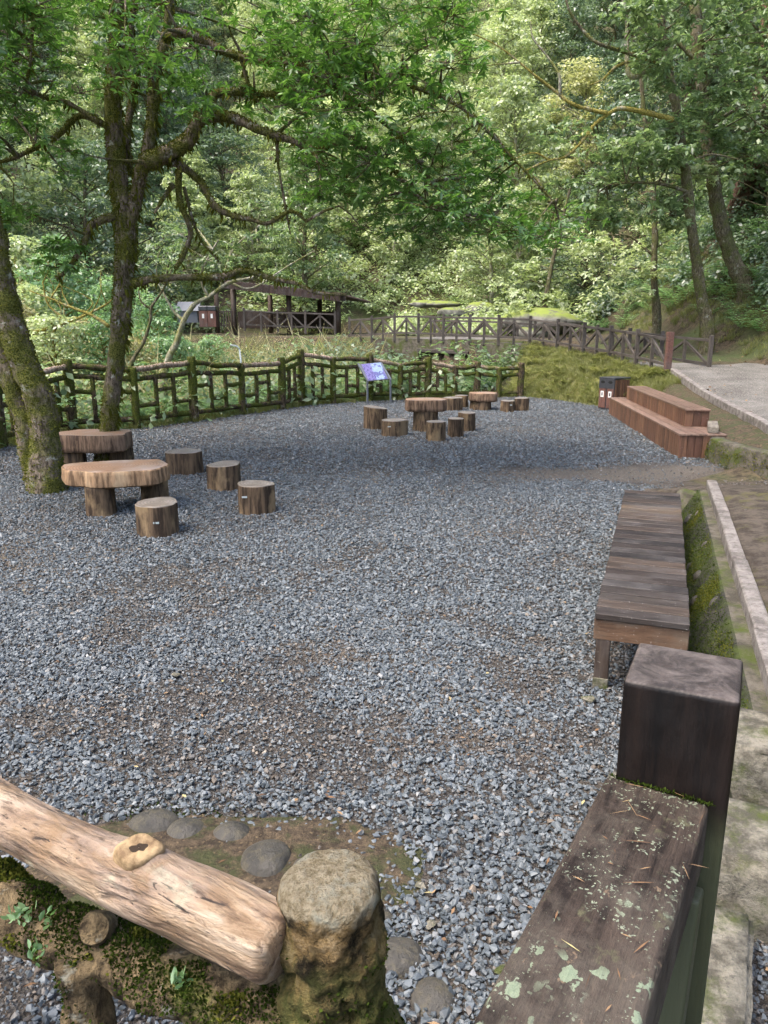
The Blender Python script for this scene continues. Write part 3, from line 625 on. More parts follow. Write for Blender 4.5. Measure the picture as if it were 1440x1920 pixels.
for k, (px, by, ty, tall) in enumerate(FENCE):
    b, zt = posts[k]; r = .10 if tall else .082
    V, F, N = tubeVF([b + [0, 0, -.25], b + [0, 0, zt * .3], b + [.01, 0, zt * .7], b + [0, 0, zt - .03], b + [0, 0, zt]], [r * 1.1, r, r * .95, r, r * .72], seg=10, sub=13, namp=.02, nfreq=6, seed=k + 3)
    mesh('post', V, F, MAT['fencemoss'], mf, smooth=True); keep(V, N, F)
for k in range(len(FENCE) - 1):
    a, za = posts[k]; b, zb = posts[k + 1]; ra, rb = nominal[k], nominal[k + 1]; up = np.array([0, 0, 1.]); s = k * 9
    acc(log_rail('top_rail', a + up * ra, b + up * rb, .062, MAT['railtop'] if k % 2 else MAT['fencemoss'], mf, seed=s + 1))
    acc(log_rail('rail', a + up * (ra - .2), b + up * (rb - .2), .055, MAT['fencemoss'], mf, seed=s + 2))
    acc(log_rail('bottom_rail', a + up * ra * .16, b + up * rb * .16, .058, MAT['fencemoss'], mf, seed=s + 3))
    L = np.linalg.norm(b - a)
    if L < .75: continue
    q = [a + (b - a) * t for t in (.36, .66)]; z2 = [ra + (rb - ra) * t for t in (.36, .66)]
    for j in (0, 1): acc(log_rail('baluster', q[j] + up * z2[j] * .16, q[j] + up * (z2[j] - .2), .05, MAT['fencemoss'], mf, sub=6, seed=s + 4 + j))
    lo, hi_ = (.38, .62) if k % 2 else (.62, .38)
    for (p, h1), (w, h2), f in (((a, ra), (q[0], z2[0]), lo), ((q[0], z2[0]), (q[1], z2[1]), hi_), ((q[1], z2[1]), (b, rb), lo)):
        acc(log_rail('crosspiece', p + up * h1 * f, w + up * h2 * f, .046, MAT['fencemoss'], mf, sub=5, seed=s + 7))
FV = np.vstack(FV); FN = np.vstack(FN); FF = np.vstack(FF)
fuzz('moss', FV, FN, FF, 15000, .028, MAT['mossblade'], mf, w=.35, mask=np.clip(FN[:, 2] + .5, .05, 2) * (fbm((FV + mfl) * 2.5, 4, 3) > -.25))

# ------------------------------------------------------------------ corner of the log fence by the camera
cp = at(625, 1655, 1.16)
cf = thing('log_fence_corner', 'corner of log fence, bark-stripped brown rail over a mossy rail, stubby crumbling post', 'fence', (cp[0], cp[1], 0))
c0 = np.array([cp[0], cp[1], 0.])
zz = np.concatenate([np.linspace(-.1, .6, 12), np.linspace(.606, 1.2, 110), 1.2 + .053 * np.sin(np.linspace(.05, 1.5708, 18))]); rr = np.concatenate([np.interp(zz[:122], [-.1, .6, 1.0, 1.2], [.118, .106, .098, .093]), .093 * np.clip(np.cos(np.linspace(.05, 1.5708, 18)), 0, 1) ** .33 + .001])
V, F, N = tubeVF(np.stack([.015 * np.sin(zz * 3), 0 * zz, zz], 1), rr, seg=110)
dn_ = sm(1.215, 1.15, V[:, 2] + .05 * fbm((V + c0) * 11, 3, 3)); q = V + c0
V = V + N * ((fbm(q * [11, 11, 8], 31, 5) * .042 - sm(.05, .35, fbm(q * [19, 19, 15], 77, 4)) * .036 + fbm(q * 48, 8, 3) * .012) * dn_ + fbm(q * 18, 21, 4) * .008)[:, None]
V[:, 2] += np.where(q[:, 2] > 1.19, fbm(q * [26, 26, 1], 5, 4) * .008, 0)
mesh('post', V, F, MAT['cast'], cf, smooth=True)
mk = (fbm((V + c0) * 6, 12, 3) > -.05) * (V[:, 2] < 1.14) * (V[:, 2] > .5); fuzz('moss', V, N, F, 2600, .007, MAT['mossdark'], cf, w=.4, mask=mk + 0.0)
# top rail, level, running off to the left
ra = on(528, 1790, 1.13) - c0; rb = on(-260, 1398, 1.16) - c0
t = np.linspace(0, 1, 150); P = ra + (rb - ra) * t[:, None]; P[:, 2] += .012 * np.sin(t * 5) ; P[:, 1] += .012 * np.sin(t * 9 + 1)
rad = .062 + .004 * np.sin(t * 11) ; rad[0] = .05; rad[1] = .058
P0 = P.copy(); V, F, N = tubeVF(P, rad, seg=120)
ax = unit(rb - ra); lc = (V - ra) @ ax
V = V + N * (fbm(np.stack([lc * 3.0, (V @ unit(np.cross(ax, [0, 0, 1.]))) * 22, V[:, 2] * 22], 1), 40, 5) * .011)[:, None]
sx_ = V @ unit(np.cross(ax, [0, 0, 1.])); cr_ = np.abs(fbm(np.stack([lc * 2.0, sx_ * 26 + lc * 2, V[:, 2] * 26], 1), 61, 4)); V = V - N * (sm(.06, .0, cr_) * sm(-.05, .2, fbm(np.stack([lc * 3, sx_ * 6, V[:, 2] * 6], 1), 66, 2)) * .010)[:, None] + N * (fbm(np.stack([lc * 9, sx_ * 60, V[:, 2] * 60], 1), 67, 3) * .003)[:, None]
# knot swelling
kt = int(np.argmin([abs(720 + FPX * ((p + c0) @ [1, 0, 0]) / float(((p + c0) - [0, 0, H]) @ _F) - 262) for p in P])); kn = unit(unit(np.array([0, 0, H]) - (P[kt] + c0)) * .75 + np.array([0, .25, .75])); kp = P[kt] + kn * .055; dk = np.linalg.norm(V - kp, axis=1); V = V + (kn * .017)[None] * np.exp(-(dk / .06) ** 2)[:, None]
lm = frame(tuple(ra), ax); inv = np.array(lm.inverted()); Vl = V @ inv[:3, :3].T + inv[:3, 3]
ro = mesh('top_rail', Vl, F, MAT['log'], cf, smooth=True); ro.matrix_local = lm
# cut knot: a shallow ring, the shade of its hollow painted on the middle
A = np.linspace(0, 2 * np.pi, 28, endpoint=False); prof = [(.047, -.045), (.044, -.004), (.039, .003), (.026, .0025), (.014, .002), (.011, .0012), (.001, .001)]
KV = np.vstack([np.stack([r * np.cos(A) * 1.25 * (1 + .08 * np.sin(3 * A + i)), r * np.sin(A) * .95, 0 * A + z], 1) for i, (r, z) in enumerate(prof)]); rg_ = np.repeat(np.arange(len(prof)), 28); KV[:, :2] *= (.78 * np.where((rg_ >= 4) & (rg_ < 6), 1 + .28 * np.sin(np.tile(A, len(prof)) * 2 + 1) + .15 * np.sin(np.tile(A, len(prof)) * 5), 1 + .07 * np.sin(np.tile(A, len(prof)) * 4 + 2)))[:, None]; KV[:, 2] += .002 * fbm(KV * 60, 4, 3)
KF = np.vstack([np.stack([i * 28 + np.arange(28), i * 28 + (np.arange(28) + 1) % 28, (i + 1) * 28 + (np.arange(28) + 1) % 28, (i + 1) * 28 + np.arange(28)], 1) for i in range(len(prof) - 1)])
ko = mesh('knot', KV, KF, [MAT['knot'], MAT['rot']], cf, smooth=True, mi=np.repeat([0, 0, 0, 0, 1, 1], 28)); kd = Vector(tuple(kn)); ko.matrix_local = Matrix.Translation(tuple(P0[kt] + kn * .091)) @ kd.to_track_quat('Z', 'Y').to_matrix().to_4x4() @ Matrix.Rotation(R(-20), 4, 'Z')
fuzz('moss', V, N, F, 900, .010, MAT['mossblade'], cf, w=.3, mask=(N[:, 2] > .3) * (sm(.72, .8, lc / np.linalg.norm(rb - ra) * 1.0) * (lc < .93 * np.linalg.norm(rb - ra)) * (fbm(V * 30, 9, 2) > .1) + 0.0))
# lower mossy rail
ra2 = on(560, 1925, .93) - c0; rb2 = on(-260, 1588, .93) - c0
P = ra2 + (rb2 - ra2) * t[:, None]; P[:, 2] += .015 * np.sin(t * 7 + 2); V, F, N = tubeVF(P, .066 + .006 * np.sin(t * 13), seg=90)
V = V + N * (fbm((V + c0) * 14, 51, 5) * .024 + fbm((V + c0) * 50, 52, 3) * .005)[:, None]
mesh('rail', V, F, MAT['oldrail'], cf, smooth=True)
mk = np.clip(N[:, 2] + .3, 0, 2) * (fbm((V + c0) * 8, 14, 4) > .0)
fuzz('moss', V, N, F, 14000, .0075, MAT['mossdark'], cf, w=.35, mask=mk); fuzz('moss', V, N, F, 3000, .011, MAT['mossblade'], cf, w=.3, mask=mk * (fbm((V + c0) * 7, 19, 3) > .15))
# sawn branch stubs below and on the lower rail
V, F, N = tubeVF([on(150, 1800, .93) - c0, on(150, 1800, .93) - c0 + [.005, 0, -.2], on(150, 1800, .93) - c0 + [-.01, .01, -.5], on(150, 1800, .93) - c0 + [0, 0, -1.0]], [.045, .052, .058, .06], seg=48, sub=70, namp=.02, nfreq=14, seed=4)
mesh('baluster', V, F, MAT['oldrail'], cf, smooth=True); fuzz('moss', V, N, F, 2500, .009, MAT['mossdark'], cf, mask=(fbm((V + c0) * 9, 14, 3) > 0) + 0.0)
kp2 = on(178, 1742, 1.0) - c0; V, F, N = tubeVF([kp2 + [.0, .05, -.05], kp2 + [0, .01, -.008], kp2 + [0, -.004, .004], kp2 + [0, -.005, .005]], [.036, .034, .030, .004], seg=28, namp=.006, nfreq=30, seed=9)
mesh('branch_stub', V, F, MAT['oldrail'], cf, smooth=True).data.set_sharp_from_angle(angle=R(40))
pe = rb * [1, 1, 0] + unit(rb - ra) * [1, 1, 0] * .09; V, F, N = tubeVF([pe + [0, 0, -.1], pe + [.01, 0, .5], pe + [0, .01, 1.0], pe + [0, 0, 1.21], pe + [0, 0, 1.25]], [.115, .105, .098, .092, .07], seg=40, sub=60, namp=.03, nfreq=11, seed=15)
mesh('post', V, F, MAT['cast'], cf, smooth=True)
# small fern sprigs growing on the lower rail
sp = []; sd_ = []
for (px, py) in ((45, 1715), (30, 1725), (70, 1790), (88, 1725), (330, 1845), (345, 1838)):
    b = on(px, py, .99) - c0
    for k in range(14):
        a = RNG.uniform(0, 6.28); d = np.array([math.cos(a), math.sin(a), RNG.uniform(.5, 1.4)]); sp.append(b + RNG.normal(0, .008, 3)); sd_.append(d)
leaf_mesh('sprig', np.array(sp), np.array(sd_), rdir(len(sp)), RNG.uniform(.012, .024, len(sp)), RNG.uniform(.003, .006, len(sp)), MAT['fern'], cf)['kind'] = 'stuff'

# ------------------------------------------------------------------ dark timber handrail
nf = (at(1181, 1268, 1.06), at(1378, 1318, .95))
ctop = at(1285, 1255, 1.10)
rz = math.atan2(-.51, .86)
hr = thing('timber_handrail', 'dark brown square timber post with lichen-spotted handrail meeting it', 'handrail', (ctop[0], ctop[1], 0), rz)
pw = .162
PT = ctop[2]
def bevel_box(name, size, mat, parent, M, bw=.008, seg=3, amp=.0):
    import bmesh
    bm = bmesh.new(); bmesh.ops.create_cube(bm, size=1.0)
    for v in bm.verts: v.co = Vector((v.co.x * size[0], v.co.y * size[1], v.co.z * size[2]))
    bmesh.ops.bevel(bm, geom=bm.edges[:], offset=bw, segments=seg, profile=.6, affect='EDGES')
    me = bpy.data.meshes.new(name); bm.to_mesh(me); bm.free(); me.materials.append(mat)
    o = link(name, me, parent); o.matrix_local = M; me.polygons.foreach_set('use_smooth', np.ones(len(me.polygons), bool))
    try: me.set_sharp_from_angle(angle=R(50))
    except Exception: pass
    return o
bevel_box('post', (pw, pw, PT + .1), MAT['newel'], hr, Matrix.Translation((0, 0, (PT - .1) / 2)) @ Matrix.Rotation(R(5), 4, 'Z'), .009)
RZ = PT - .165; RL = 1.9
bevel_box('rail', (RL, .152, .11), MAT['handrail'], hr, Matrix.Translation((-.012, -pw / 2 - RL / 2 - .002, RZ - .055)) @ Matrix.Rotation(R(90), 4, 'Z'), .012)
bevel_box('rail', (RL, .085, .12), MAT['newel'], hr, Matrix.Translation((.02, -pw / 2 - RL / 2 - .002, RZ - .42)) @ Matrix.Rotation(R(90), 4, 'Z'), .01)
bevel_box('brace', (.07, .06, 1.15), MAT['newel'], hr, Matrix.Translation((.036, -pw / 2 - .20, RZ - .68)) @ Matrix.Rotation(R(-16), 4, 'X'), .006)

n_ = 24; lx_ = RNG.uniform(-.065, .06, n_); ly_ = -pw / 2 - RNG.uniform(0.0, .62, n_) ** 1.2; a_ = RNG.uniform(0, 6.28, n_)
leaf_mesh('needle_litter', np.stack([lx_, ly_, np.full(n_, RZ + .003)], 1), np.stack([np.cos(a_), np.sin(a_), RNG.normal(0, .03, n_)], 1), np.tile([[0, 0, 1.]], (n_, 1)), RNG.uniform(.008, .045, n_), RNG.uniform(.0004, .0014, n_), MAT['litter'], hr, hi=False)['kind'] = 'stuff'
n_ = 260; lx_ = RNG.uniform(-.078, .07, n_); leaf_mesh('moss', np.stack([lx_, np.full(n_, -pw / 2 - .003) - np.abs(RNG.normal(0, .004, n_)), np.full(n_, RZ)], 1), rdir(n_) * [1, .5, .5] + [0, -.2, .6], rdir(n_), RNG.uniform(.003, .009, n_), RNG.uniform(.0008, .002, n_), MAT['mossdark'], hr, hi=False)['kind'] = 'stuff'
# ------------------------------------------------------------------ cobbles
COB = [(290, 1535, 80, 50, 'flat olive brown cobble half sunk in moss behind the stripped rail'), (348, 1552, 72, 42, 'rounded grey cobble second along the curved row of cobbles'), (432, 1558, 68, 44, 'small oval grey cobble in the middle of the cobble row'),
       (495, 1600, 100, 66, 'largest smooth brown cobble beside the crumbling post'), (578, 1622, 70, 50, 'dark wet cobble tucked behind the crumbling post'), (750, 1782, 92, 74, 'domed grey cobble just past the crumbling post'),
       (712, 1712, 60, 50, 'narrow tan cobble half hidden by the crumbling post'), (812, 1862, 80, 52, 'low dark grey cobble nearest the handrail')]
for k, (px, py, wpx, hpx, lab) in enumerate(COB):
    b = on(px, py + hpx * .22); pm = ppm(b); w = wpx / pm * 1.2; d = w * .85; hh = w * .30
    r = np.random.default_rng(k); u = np.linspace(0, 2 * np.pi, 28, endpoint=False); vv = np.linspace(-.35, np.pi / 2 - .02, 12)
    V = np.array([[math.cos(v_) * math.cos(a) * w / 2, math.cos(v_) * math.sin(a) * d / 2, math.sin(v_) * hh] for v_ in vv for a in u]); V *= (1 + .24 * fbm(V * 6 + k * 5, k + 1, 3))[:, None]
    F = [(i * 28 + j, i * 28 + (j + 1) % 28, (i + 1) * 28 + (j + 1) % 28, (i + 1) * 28 + j) for i in range(11) for j in range(28)] + [tuple(range(11 * 28, 12 * 28))]
    o = mesh('cobble', V, F, MAT['cobble'], smooth=True); o.location = (b[0], b[1], -.012); o.rotation_euler = (r.normal(0, .08), r.normal(0, .08), r.uniform(0, 6.28) if k % 2 else 0); tag(o, lab, 'stone', 'cobbles set in the gravel')
P_ = np.array([on(px + RNG.normal(0, 46), py + 20 + RNG.normal(0, 26)) for (px, py, w_, h_, l_) in COB[:7] for _ in range(900)])
o = leaf_mesh('ground_moss', P_, rdir(len(P_)) * [1, 1, .3] + [0, 0, .7], rdir(len(P_)), RNG.uniform(.008, .02, len(P_)), RNG.uniform(.002, .005, len(P_)), MAT['mossdark'], hi=False); o['kind'] = 'stuff'
# pale larger stones lying in the gravel
for k, (px, py, w, lab) in enumerate([(1105, 1318, .10, 'pale angular stone at the foot of the low bench leg'), (790, 1668, .055, 'pale round stone in the gravel past the crumbling post'), (808, 1742, .06, 'grey rounded stone beside the domed cobble'), (938, 1828, .07, 'pale blocky stone against the handrail'), (150, 1372, .05, 'small pale stone in the near gravel'), (330, 1272, .07, 'flat brownish stone in the brown gravel patch')]):
    b = on(px, py); r = np.random.default_rng(50 + k); import bmesh
    bm = bmesh.new()
    for p in unit(r.normal(size=(16, 3))): bm.verts.new(p * r.uniform(.8, 1.1) * np.array([w, w * .8, w * .45]) * .5)
    bmesh.ops.convex_hull(bm, input=bm.verts); bmesh.ops.delete(bm, geom=[v for v in bm.verts if not v.link_faces], context='VERTS')
    me = bpy.data.meshes.new('loose_stone'); bm.to_mesh(me); bm.free(); me.materials.append(MAT['conc']); o = link('loose_stone', me); o.location = (b[0], b[1], w * .15 + .012); tag(o, lab, 'stone', 'pale stones in the gravel')

# ------------------------------------------------------------------ stone steps beside the handrail
st = thing('stone_steps', 'worn pale concrete steps climbing beside the dark handrail', 'steps', (1.2, 2.4, 0))
def stepblock(front_l, front_r, depth, ztop, thick, seed):
    fl = np.array(front_l) - [1.2, 2.4]; fr = np.array(front_r) - [1.2, 2.4]; d = unit(fr - fl); nrm = np.array([-d[1], d[0]]); c = (fl + fr) / 2 + nrm * depth / 2
    w = np.linalg.norm(fr - fl); import bmesh
    bm = bmesh.new(); bmesh.ops.create_cube(bm, size=1.0)
    for v in bm.verts: v.co = Vector((v.co.x * w, v.co.y * depth, v.co.z * thick))
    bmesh.ops.bevel(bm, geom=bm.edges[:], offset=.018, segments=2, affect='EDGES'); bmesh.ops.subdivide_edges(bm, edges=[e for e in bm.edges if e.calc_length() > .1], cuts=8, use_grid_fill=True)
    me = bpy.data.meshes.new('step'); bm.to_mesh(me); bm.free(); V = np.array([v.co[:] for v in me.vertices]); V += fbm(V * 11 + seed, seed, 4)[:, None] * .008 * unit(V); me.vertices.foreach_set('co', V.astype(np.float32).ravel())
    me.materials.append(MAT['conc']); me.polygons.foreach_set('use_smooth', np.ones(len(me.polygons), bool)); o = link('step', me, st); o.matrix_local = frame((c[0], c[1], ztop - thick / 2), (d[0], d[1], 0)); return o
sd2 = unit(np.array([.86, -.42])); bk = np.array([.42, .86])
B3 = on(1415, 1722, .19)[:2]; stepblock(B3 - sd2 * .55 - bk * .62, B3 - bk * .62, .62, .19, .42, 3)
B2 = on(1343, 1604, .31)[:2]; stepblock(B2 - sd2 * .45, B2 + sd2 * .62, .42, .31, .5, 7)
B1 = on(1372, 1398, .42)[:2]; stepblock(B1 - sd2 * .40, B1 + sd2 * .75, .40, .42, .55, 12)

# ------------------------------------------------------------------ low plank bench
nl = on(1115, 1150, .5); nr = on(1283, 1168, .5); fl = on(1172, 918, .5); fr = on(1262, 922, .5)
be = thing('plank_bench', 'long low bench of dark weathered cross planks beside the mossy wall', 'bench', ((nl[0] + nr[0]) / 2, (nl[1] + nr[1]) / 2, 0)); b0 = np.array(be.location)
fl = nl + (fl - nl); L = np.linalg.norm(fl - nl); NP = 27; bd = unit(fl - nl); bw_ = .535
nrm = np.array([bd[1], -bd[0], 0.])
for k in range(NP):
    c = nl + bd * (L * (k + .5) / NP) + nrm * bw_ / 2 - b0; c[2] = .5 - .019 + random.uniform(-.003, .003)
    box('plank', (bw_ + random.uniform(-.008, .008), L / NP - .011, .038), MAT['plank_bench'], be, M=frame(c, nrm + np.array([0, random.uniform(-.006, .006), random.uniform(-.004, .004)])), bev=.004)
for k, (a, b) in enumerate(((nl, nl + nrm * bw_), (fl, fl + nrm * bw_))):
    e = bd * (.03 if k == 0 else -.03); bar('end_apron', a - b0 + e * [1, 1, 0] + [0, 0, -.105], b - b0 + e * [1, 1, 0] + [0, 0, -.105], .03, .13, MAT['apron'], be, .004)
for q in (.03, bw_ - .03):
    a = nl + nrm * q + bd * .05 - b0; b = nl + nrm * q + bd * (L - .05) - b0; bar('side_rail', a + [0, 0, -.10], b + [0, 0, -.10], .035, .10, MAT['plank_bench'], be, .004)
for f in (.06, L * .33, L * .66, L - .06):
    for q in (.06, bw_ - .06):
        p = nl + bd * f + nrm * q - b0
        bar('leg', p + [0, 0, -.55], p + [0, 0, -.07], .085, .085, MAT['plank_bench'], be, .005, up=(nrm[0], nrm[1], 0))
        if f < .1 and q < .1: box('leg_shoe', (.092, .092, .07), MAT['conc'], be, M=frame(p + [0, 0, -.455], bd * [1, 1, 0]), bev=.004)
# nail heads: two per plank end would be under a pixel and are left to the wood

# ------------------------------------------------------------------ sloping mossy wall, its coping and the kerb
mw = thing('mossy_wall', 'low sloping retaining wall covered in moss and cobbles behind the plank bench', 'wall', (2.2, 5.2, 0)); w0 = np.array([2.2, 5.2, 0.])
vs = np.linspace(3.3, 8.9, 64); prof = [(.28, -.06), (.33, .02), (.395, .14), (.46, .26), (.53, .37), (.56, .405), (.65, .41), (.78, .41), (.80, .30), (.82, -.05)]
pu = np.array([p[0] for p in prof]); pz = np.array([p[1] for p in prof]); ti = np.linspace(0, len(prof) - 1, 50); uu = np.interp(ti, np.arange(len(prof)), pu); zz = np.interp(ti, np.arange(len(prof)), pz)
V = np.array([[*UX(u, v), z] for v in vs for u, z in zip(uu, zz)]); slope = (np.tile(ti, len(vs)) < 5)
V = V + (np.array([-.85, .3, .4])[None] * (fbm(V * 4.5, 3, 5) * np.where(slope, .022, .006))[:, None]); V -= w0
i = np.arange(63)[:, None] * 50 + np.arange(49)[None]; F = np.stack([i, i + 50, i + 51, i + 1], -1).reshape(-1, 4); F = [tuple(f) for f in F.tolist()] + [tuple(range(50)), tuple(range(63 * 50, 64 * 50))[::-1]]
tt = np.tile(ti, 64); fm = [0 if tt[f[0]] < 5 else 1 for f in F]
WN = unit(np.cross(np.roll(V, -1, 0) - V, np.roll(V, -50, 0) - V)); WN = np.where(WN[:, 2:3] < 0, -WN, WN)
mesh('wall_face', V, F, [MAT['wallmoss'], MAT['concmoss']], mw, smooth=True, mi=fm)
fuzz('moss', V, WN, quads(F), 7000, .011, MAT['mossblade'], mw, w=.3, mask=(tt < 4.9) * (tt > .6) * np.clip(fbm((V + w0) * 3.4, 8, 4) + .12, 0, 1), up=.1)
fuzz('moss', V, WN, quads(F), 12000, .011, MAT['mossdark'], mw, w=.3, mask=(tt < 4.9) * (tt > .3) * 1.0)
for k in range(26):
    v = RNG.uniform(3.5, 8.6); f = RNG.uniform(.8, 3.9); u = np.interp(f, np.arange(len(prof)), pu); z = np.interp(f, np.arange(len(prof)), pz); r = RNG.uniform(.028, .062)
    A = np.linspace(0, 2 * np.pi, 12, endpoint=False); S = np.vstack([np.stack([np.cos(A) * math.cos(q) * r * 1.2, np.sin(A) * math.cos(q) * r, 0 * A + math.sin(q) * r * .75], 1) for q in (-.4, 0, .4, .8, 1.2, 1.5)]); S *= (1 + .1 * fbm(S * 20 + k, k, 2))[:, None]
    Fs = [(i_ * 12 + j, i_ * 12 + (j + 1) % 12, (i_ + 1) * 12 + (j + 1) % 12, (i_ + 1) * 12 + j) for i_ in range(5) for j in range(12)] + [tuple(range(60, 72))]
    o = mesh('stone', S, Fs, MAT['cobble'], mw, smooth=True); nd = Vector((*UX(-.9, 0), .44)).normalized(); o.matrix_local = Matrix.Translation((*(UX(u + .01, v) - w0[:2]), z - .012)) @ nd.to_track_quat('Z', 'Y').to_matrix().to_4x4() @ Matrix.Rotation(RNG.uniform(0, 3), 4, 'Z')
ke = thing('kerb', None, None, (*UX(.56, 5), 0)); tag(ke, 'pinkish weathered edging beams between mossy wall and dirt path', kind='structure'); k0 = np.array([*UX(.56, 5), 0.])
va = [3.35, 4.55, 5.95, 7.4, 8.98]
for a, b in zip(va[:-1], va[1:]):
    pa = np.array([*UX(.70 + random.uniform(-.008, .008), a + .006), .45]) - k0; pb = np.array([*UX(.70 + random.uniform(-.008, .008), b - .006), .45]) - k0; bar('kerb_beam', pa, pb, .10, .11, MAT['kerb'], ke, .008, jit=.003)
# end stone of the wall
e = UX(.40, 8.8); V, F = boxVF(.22, .34, .46, .06); o = mesh('end_stone', np.array(V) * (1 + 0.0), F, MAT['concmoss'], mw); o.matrix_local = Matrix.Translation((e[0] - 2.2 + .07, e[1] - 5.2 + .05, .16)) @ Matrix.Rotation(R(25), 4, 'Z') @ Matrix.Rotation(R(24), 4, 'Y')
k2 = thing('kerb', None, None, KERB2[0]); tag(k2, 'pale worn edging beams along the far dirt road', kind='structure'); kz = np.array(KERB2[0])
kp = smooth_path(KERB2, 6)
for a, b in zip(kp[:-1], kp[1:]): bar('kerb_beam', a - kz + (b - a) * .004, b - kz - (b - a) * .004, .13, .16, MAT['kerb'], k2, .012, jit=.004)
# mossy concrete wall right of the tiered bench
wl_ = thing('concrete_wall', 'short mossy concrete wall at the end of the tiered timber bench', 'wall', (5.3, 11.7, 0))
rowsw = [(5.42, 12.75), (5.22, 12.3), (5.26, 11.6), (5.42, 10.9), (5.8, 10.2), (6.5, 9.5)]
pw_ = smooth_path(np.array([[x - 5.3, y - 11.7, 0] for x, y in rowsw]), 72); V = []
for i_, p in enumerate(pw_):
    tn = unit(pw_[min(i_ + 1, 71)] - pw_[max(i_ - 1, 0)]); nn = np.array([tn[1], -tn[0], 0]); nn = nn if nn[0] > 0 else -nn; zt = .36
    for dx, z in ((0, -.06), (.01, .12), (.03, .24), (.05, zt - .02), (.07, zt), (.15, zt + .005), (.25, zt), (.27, zt - .05), (.27, -.06)): V.append(p + nn * dx + [0, 0, z])
V = np.array(V); V[:, 0] += fbm(V * 5, 4, 4) * .03; i = np.arange(71)[:, None] * 9 + np.arange(8)[None]; F = np.stack([i, i + 9, i + 10, i + 1], -1).reshape(-1, 4); F = [tuple(f) for f in F.tolist()] + [tuple(range(9)), tuple(range(71 * 9, 72 * 9))[::-1]]
mesh('wall_body', V, F, MAT['concmoss'], wl_, smooth=True)
fuzz('moss', V, np.tile([[-.8, -.2, .5]], (len(V), 1)), F, 2500, .03, MAT['mossblade'], wl_, w=.25, mask=(V[:, 2] > .0) * (V[:, 2] < .33) * 1.0)
#PART4
# ------------------------------------------------------------------ tiered timber bench
c1 = on(1272, 859); c2 = on(1142, 776); cr = on(1353, 861)
tb = thing('tiered_bench', 'two-tier red brown timber platform bench of upright boards', 'bench', tuple(c1)); dv = unit(c2 - c1); L = np.linalg.norm(c2 - c1); rv = np.array([dv[1], -dv[0], 0.]); W = float((cr - c1) @ rv) + .02; W = max(.72, W)
def board_row(a, d, n, wdt, z0, z1, off, name='board'):
    for k in range(n):
        p = a + d * (wdt * (k + .5)); h = z1 - z0
        nn = np.cross(d, [0, 0, 1.]); box(name, (wdt - .006, .022, h), MAT['bleach'], tb, M=frame(p + [0, 0, z0 + h / 2], d) , bev=.003)
h1, h2 = .40, .70
n1 = 46; board_row(np.zeros(3), dv, n1, L / n1, -.03, h1 - .03, 0); n2 = 6; board_row(np.zeros(3) + dv * .012, rv, n2, W / n2, -.03, h1 - .03, 0); board_row(dv * (L - .012), rv, n2, W / n2, -.03, h1 - .03, 0)
S1 = .32; off = rv * S1
L2a, L2b = .95, L - .35
n3 = int((L2b - L2a) / .135); board_row(off + dv * L2a, dv, n3, (L2b - L2a) / n3, h1, h2 - .03, 0); W2 = W - S1; board_row(off + dv * (L2a + .012), rv, 3, W2 / 3, h1, h2 - .03, 0); board_row(off + dv * (L2b - .012), rv, 3, W2 / 3, h1, h2 - .03, 0)
for k in range(5):
    w = (W + .03) / 5; a = rv * (-.02 + w * (k + .5)); ok = True; bar('seat_plank', a - dv * .02 + [0, 0, h1 - .015], a + dv * (L + .02) + [0, 0, h1 - .015], w - .008, .03, MAT['bleach_top'], tb, .004)
for k in range(3):
    w = (W2 + .04) / 3; a = off + rv * (-.02 + w * (k + .5)); bar('seat_plank', a + dv * (L2a - .03) + [0, 0, h2 - .015], a + dv * (L2b + .02) + [0, 0, h2 - .015], w - .008, .03, MAT['bleach_top'], tb, .004)
gp = bar('grey_plank', c1 + rv * (S1 + .22) + dv * .10 + [0, 0, h1 + .055], c1 + rv * (W + .06) + dv * .10 + dv * .85 + [0, 0, h1 + .055], .16, .10, MAT['greyplank'], None, .006); tag(gp, 'loose grey plank lying on the end of the tiered bench', 'plank')

# ------------------------------------------------------------------ litter bin
bb = on(1129, 770)
bn = thing('litter_bin', 'black topped two-door recycling bin with timber slat sides beyond the tiered bench', 'bin', (bb[0] + .1, bb[1] + .1, 0), R(-58)); bw, bdp, bh = .50, .56, .80
box('cabinet', (bw - .03, bdp - .03, bh - .04), MAT['black'], bn, (0, bdp / 2, bh / 2 - .02), bev=.006); box('front_panel', (bw, .04, .24), MAT['black'], bn, (0, .012, bh - .14), bev=.008); box('lid', (bw + .02, bdp + .02, .035), MAT['black'], bn, (0, bdp / 2, bh - .002), bev=.008)
for s in (-1, 1):
    d = box('door', (bw / 2 - .035, .02, bh - .32), MAT['redpost'], bn, (s * bw / 4, .006, .30), bev=.004)
    box('sign_plate', (.10, .004, .15), MAT['white'], d, (0, -.013, .10)); box('pictogram', (.04, .003, .08), MAT['ink'], d, (0, -.0165, .10), bev=.01)
    mesh('deposit_hole', [(.07 * math.cos(a) + s * bw / 4, -.0105, .035 * math.sin(a) + bh - .1) for a in np.linspace(0, 6.28, 16, endpoint=False)], [tuple(range(16))], MAT['void'], bn)
    for k in range(6): box('slat', (.02, .062, bh - .06), MAT['bleach'], bn, (s * (bw / 2 + .002), .06 + k * .088, bh / 2 - .01), bev=.003)

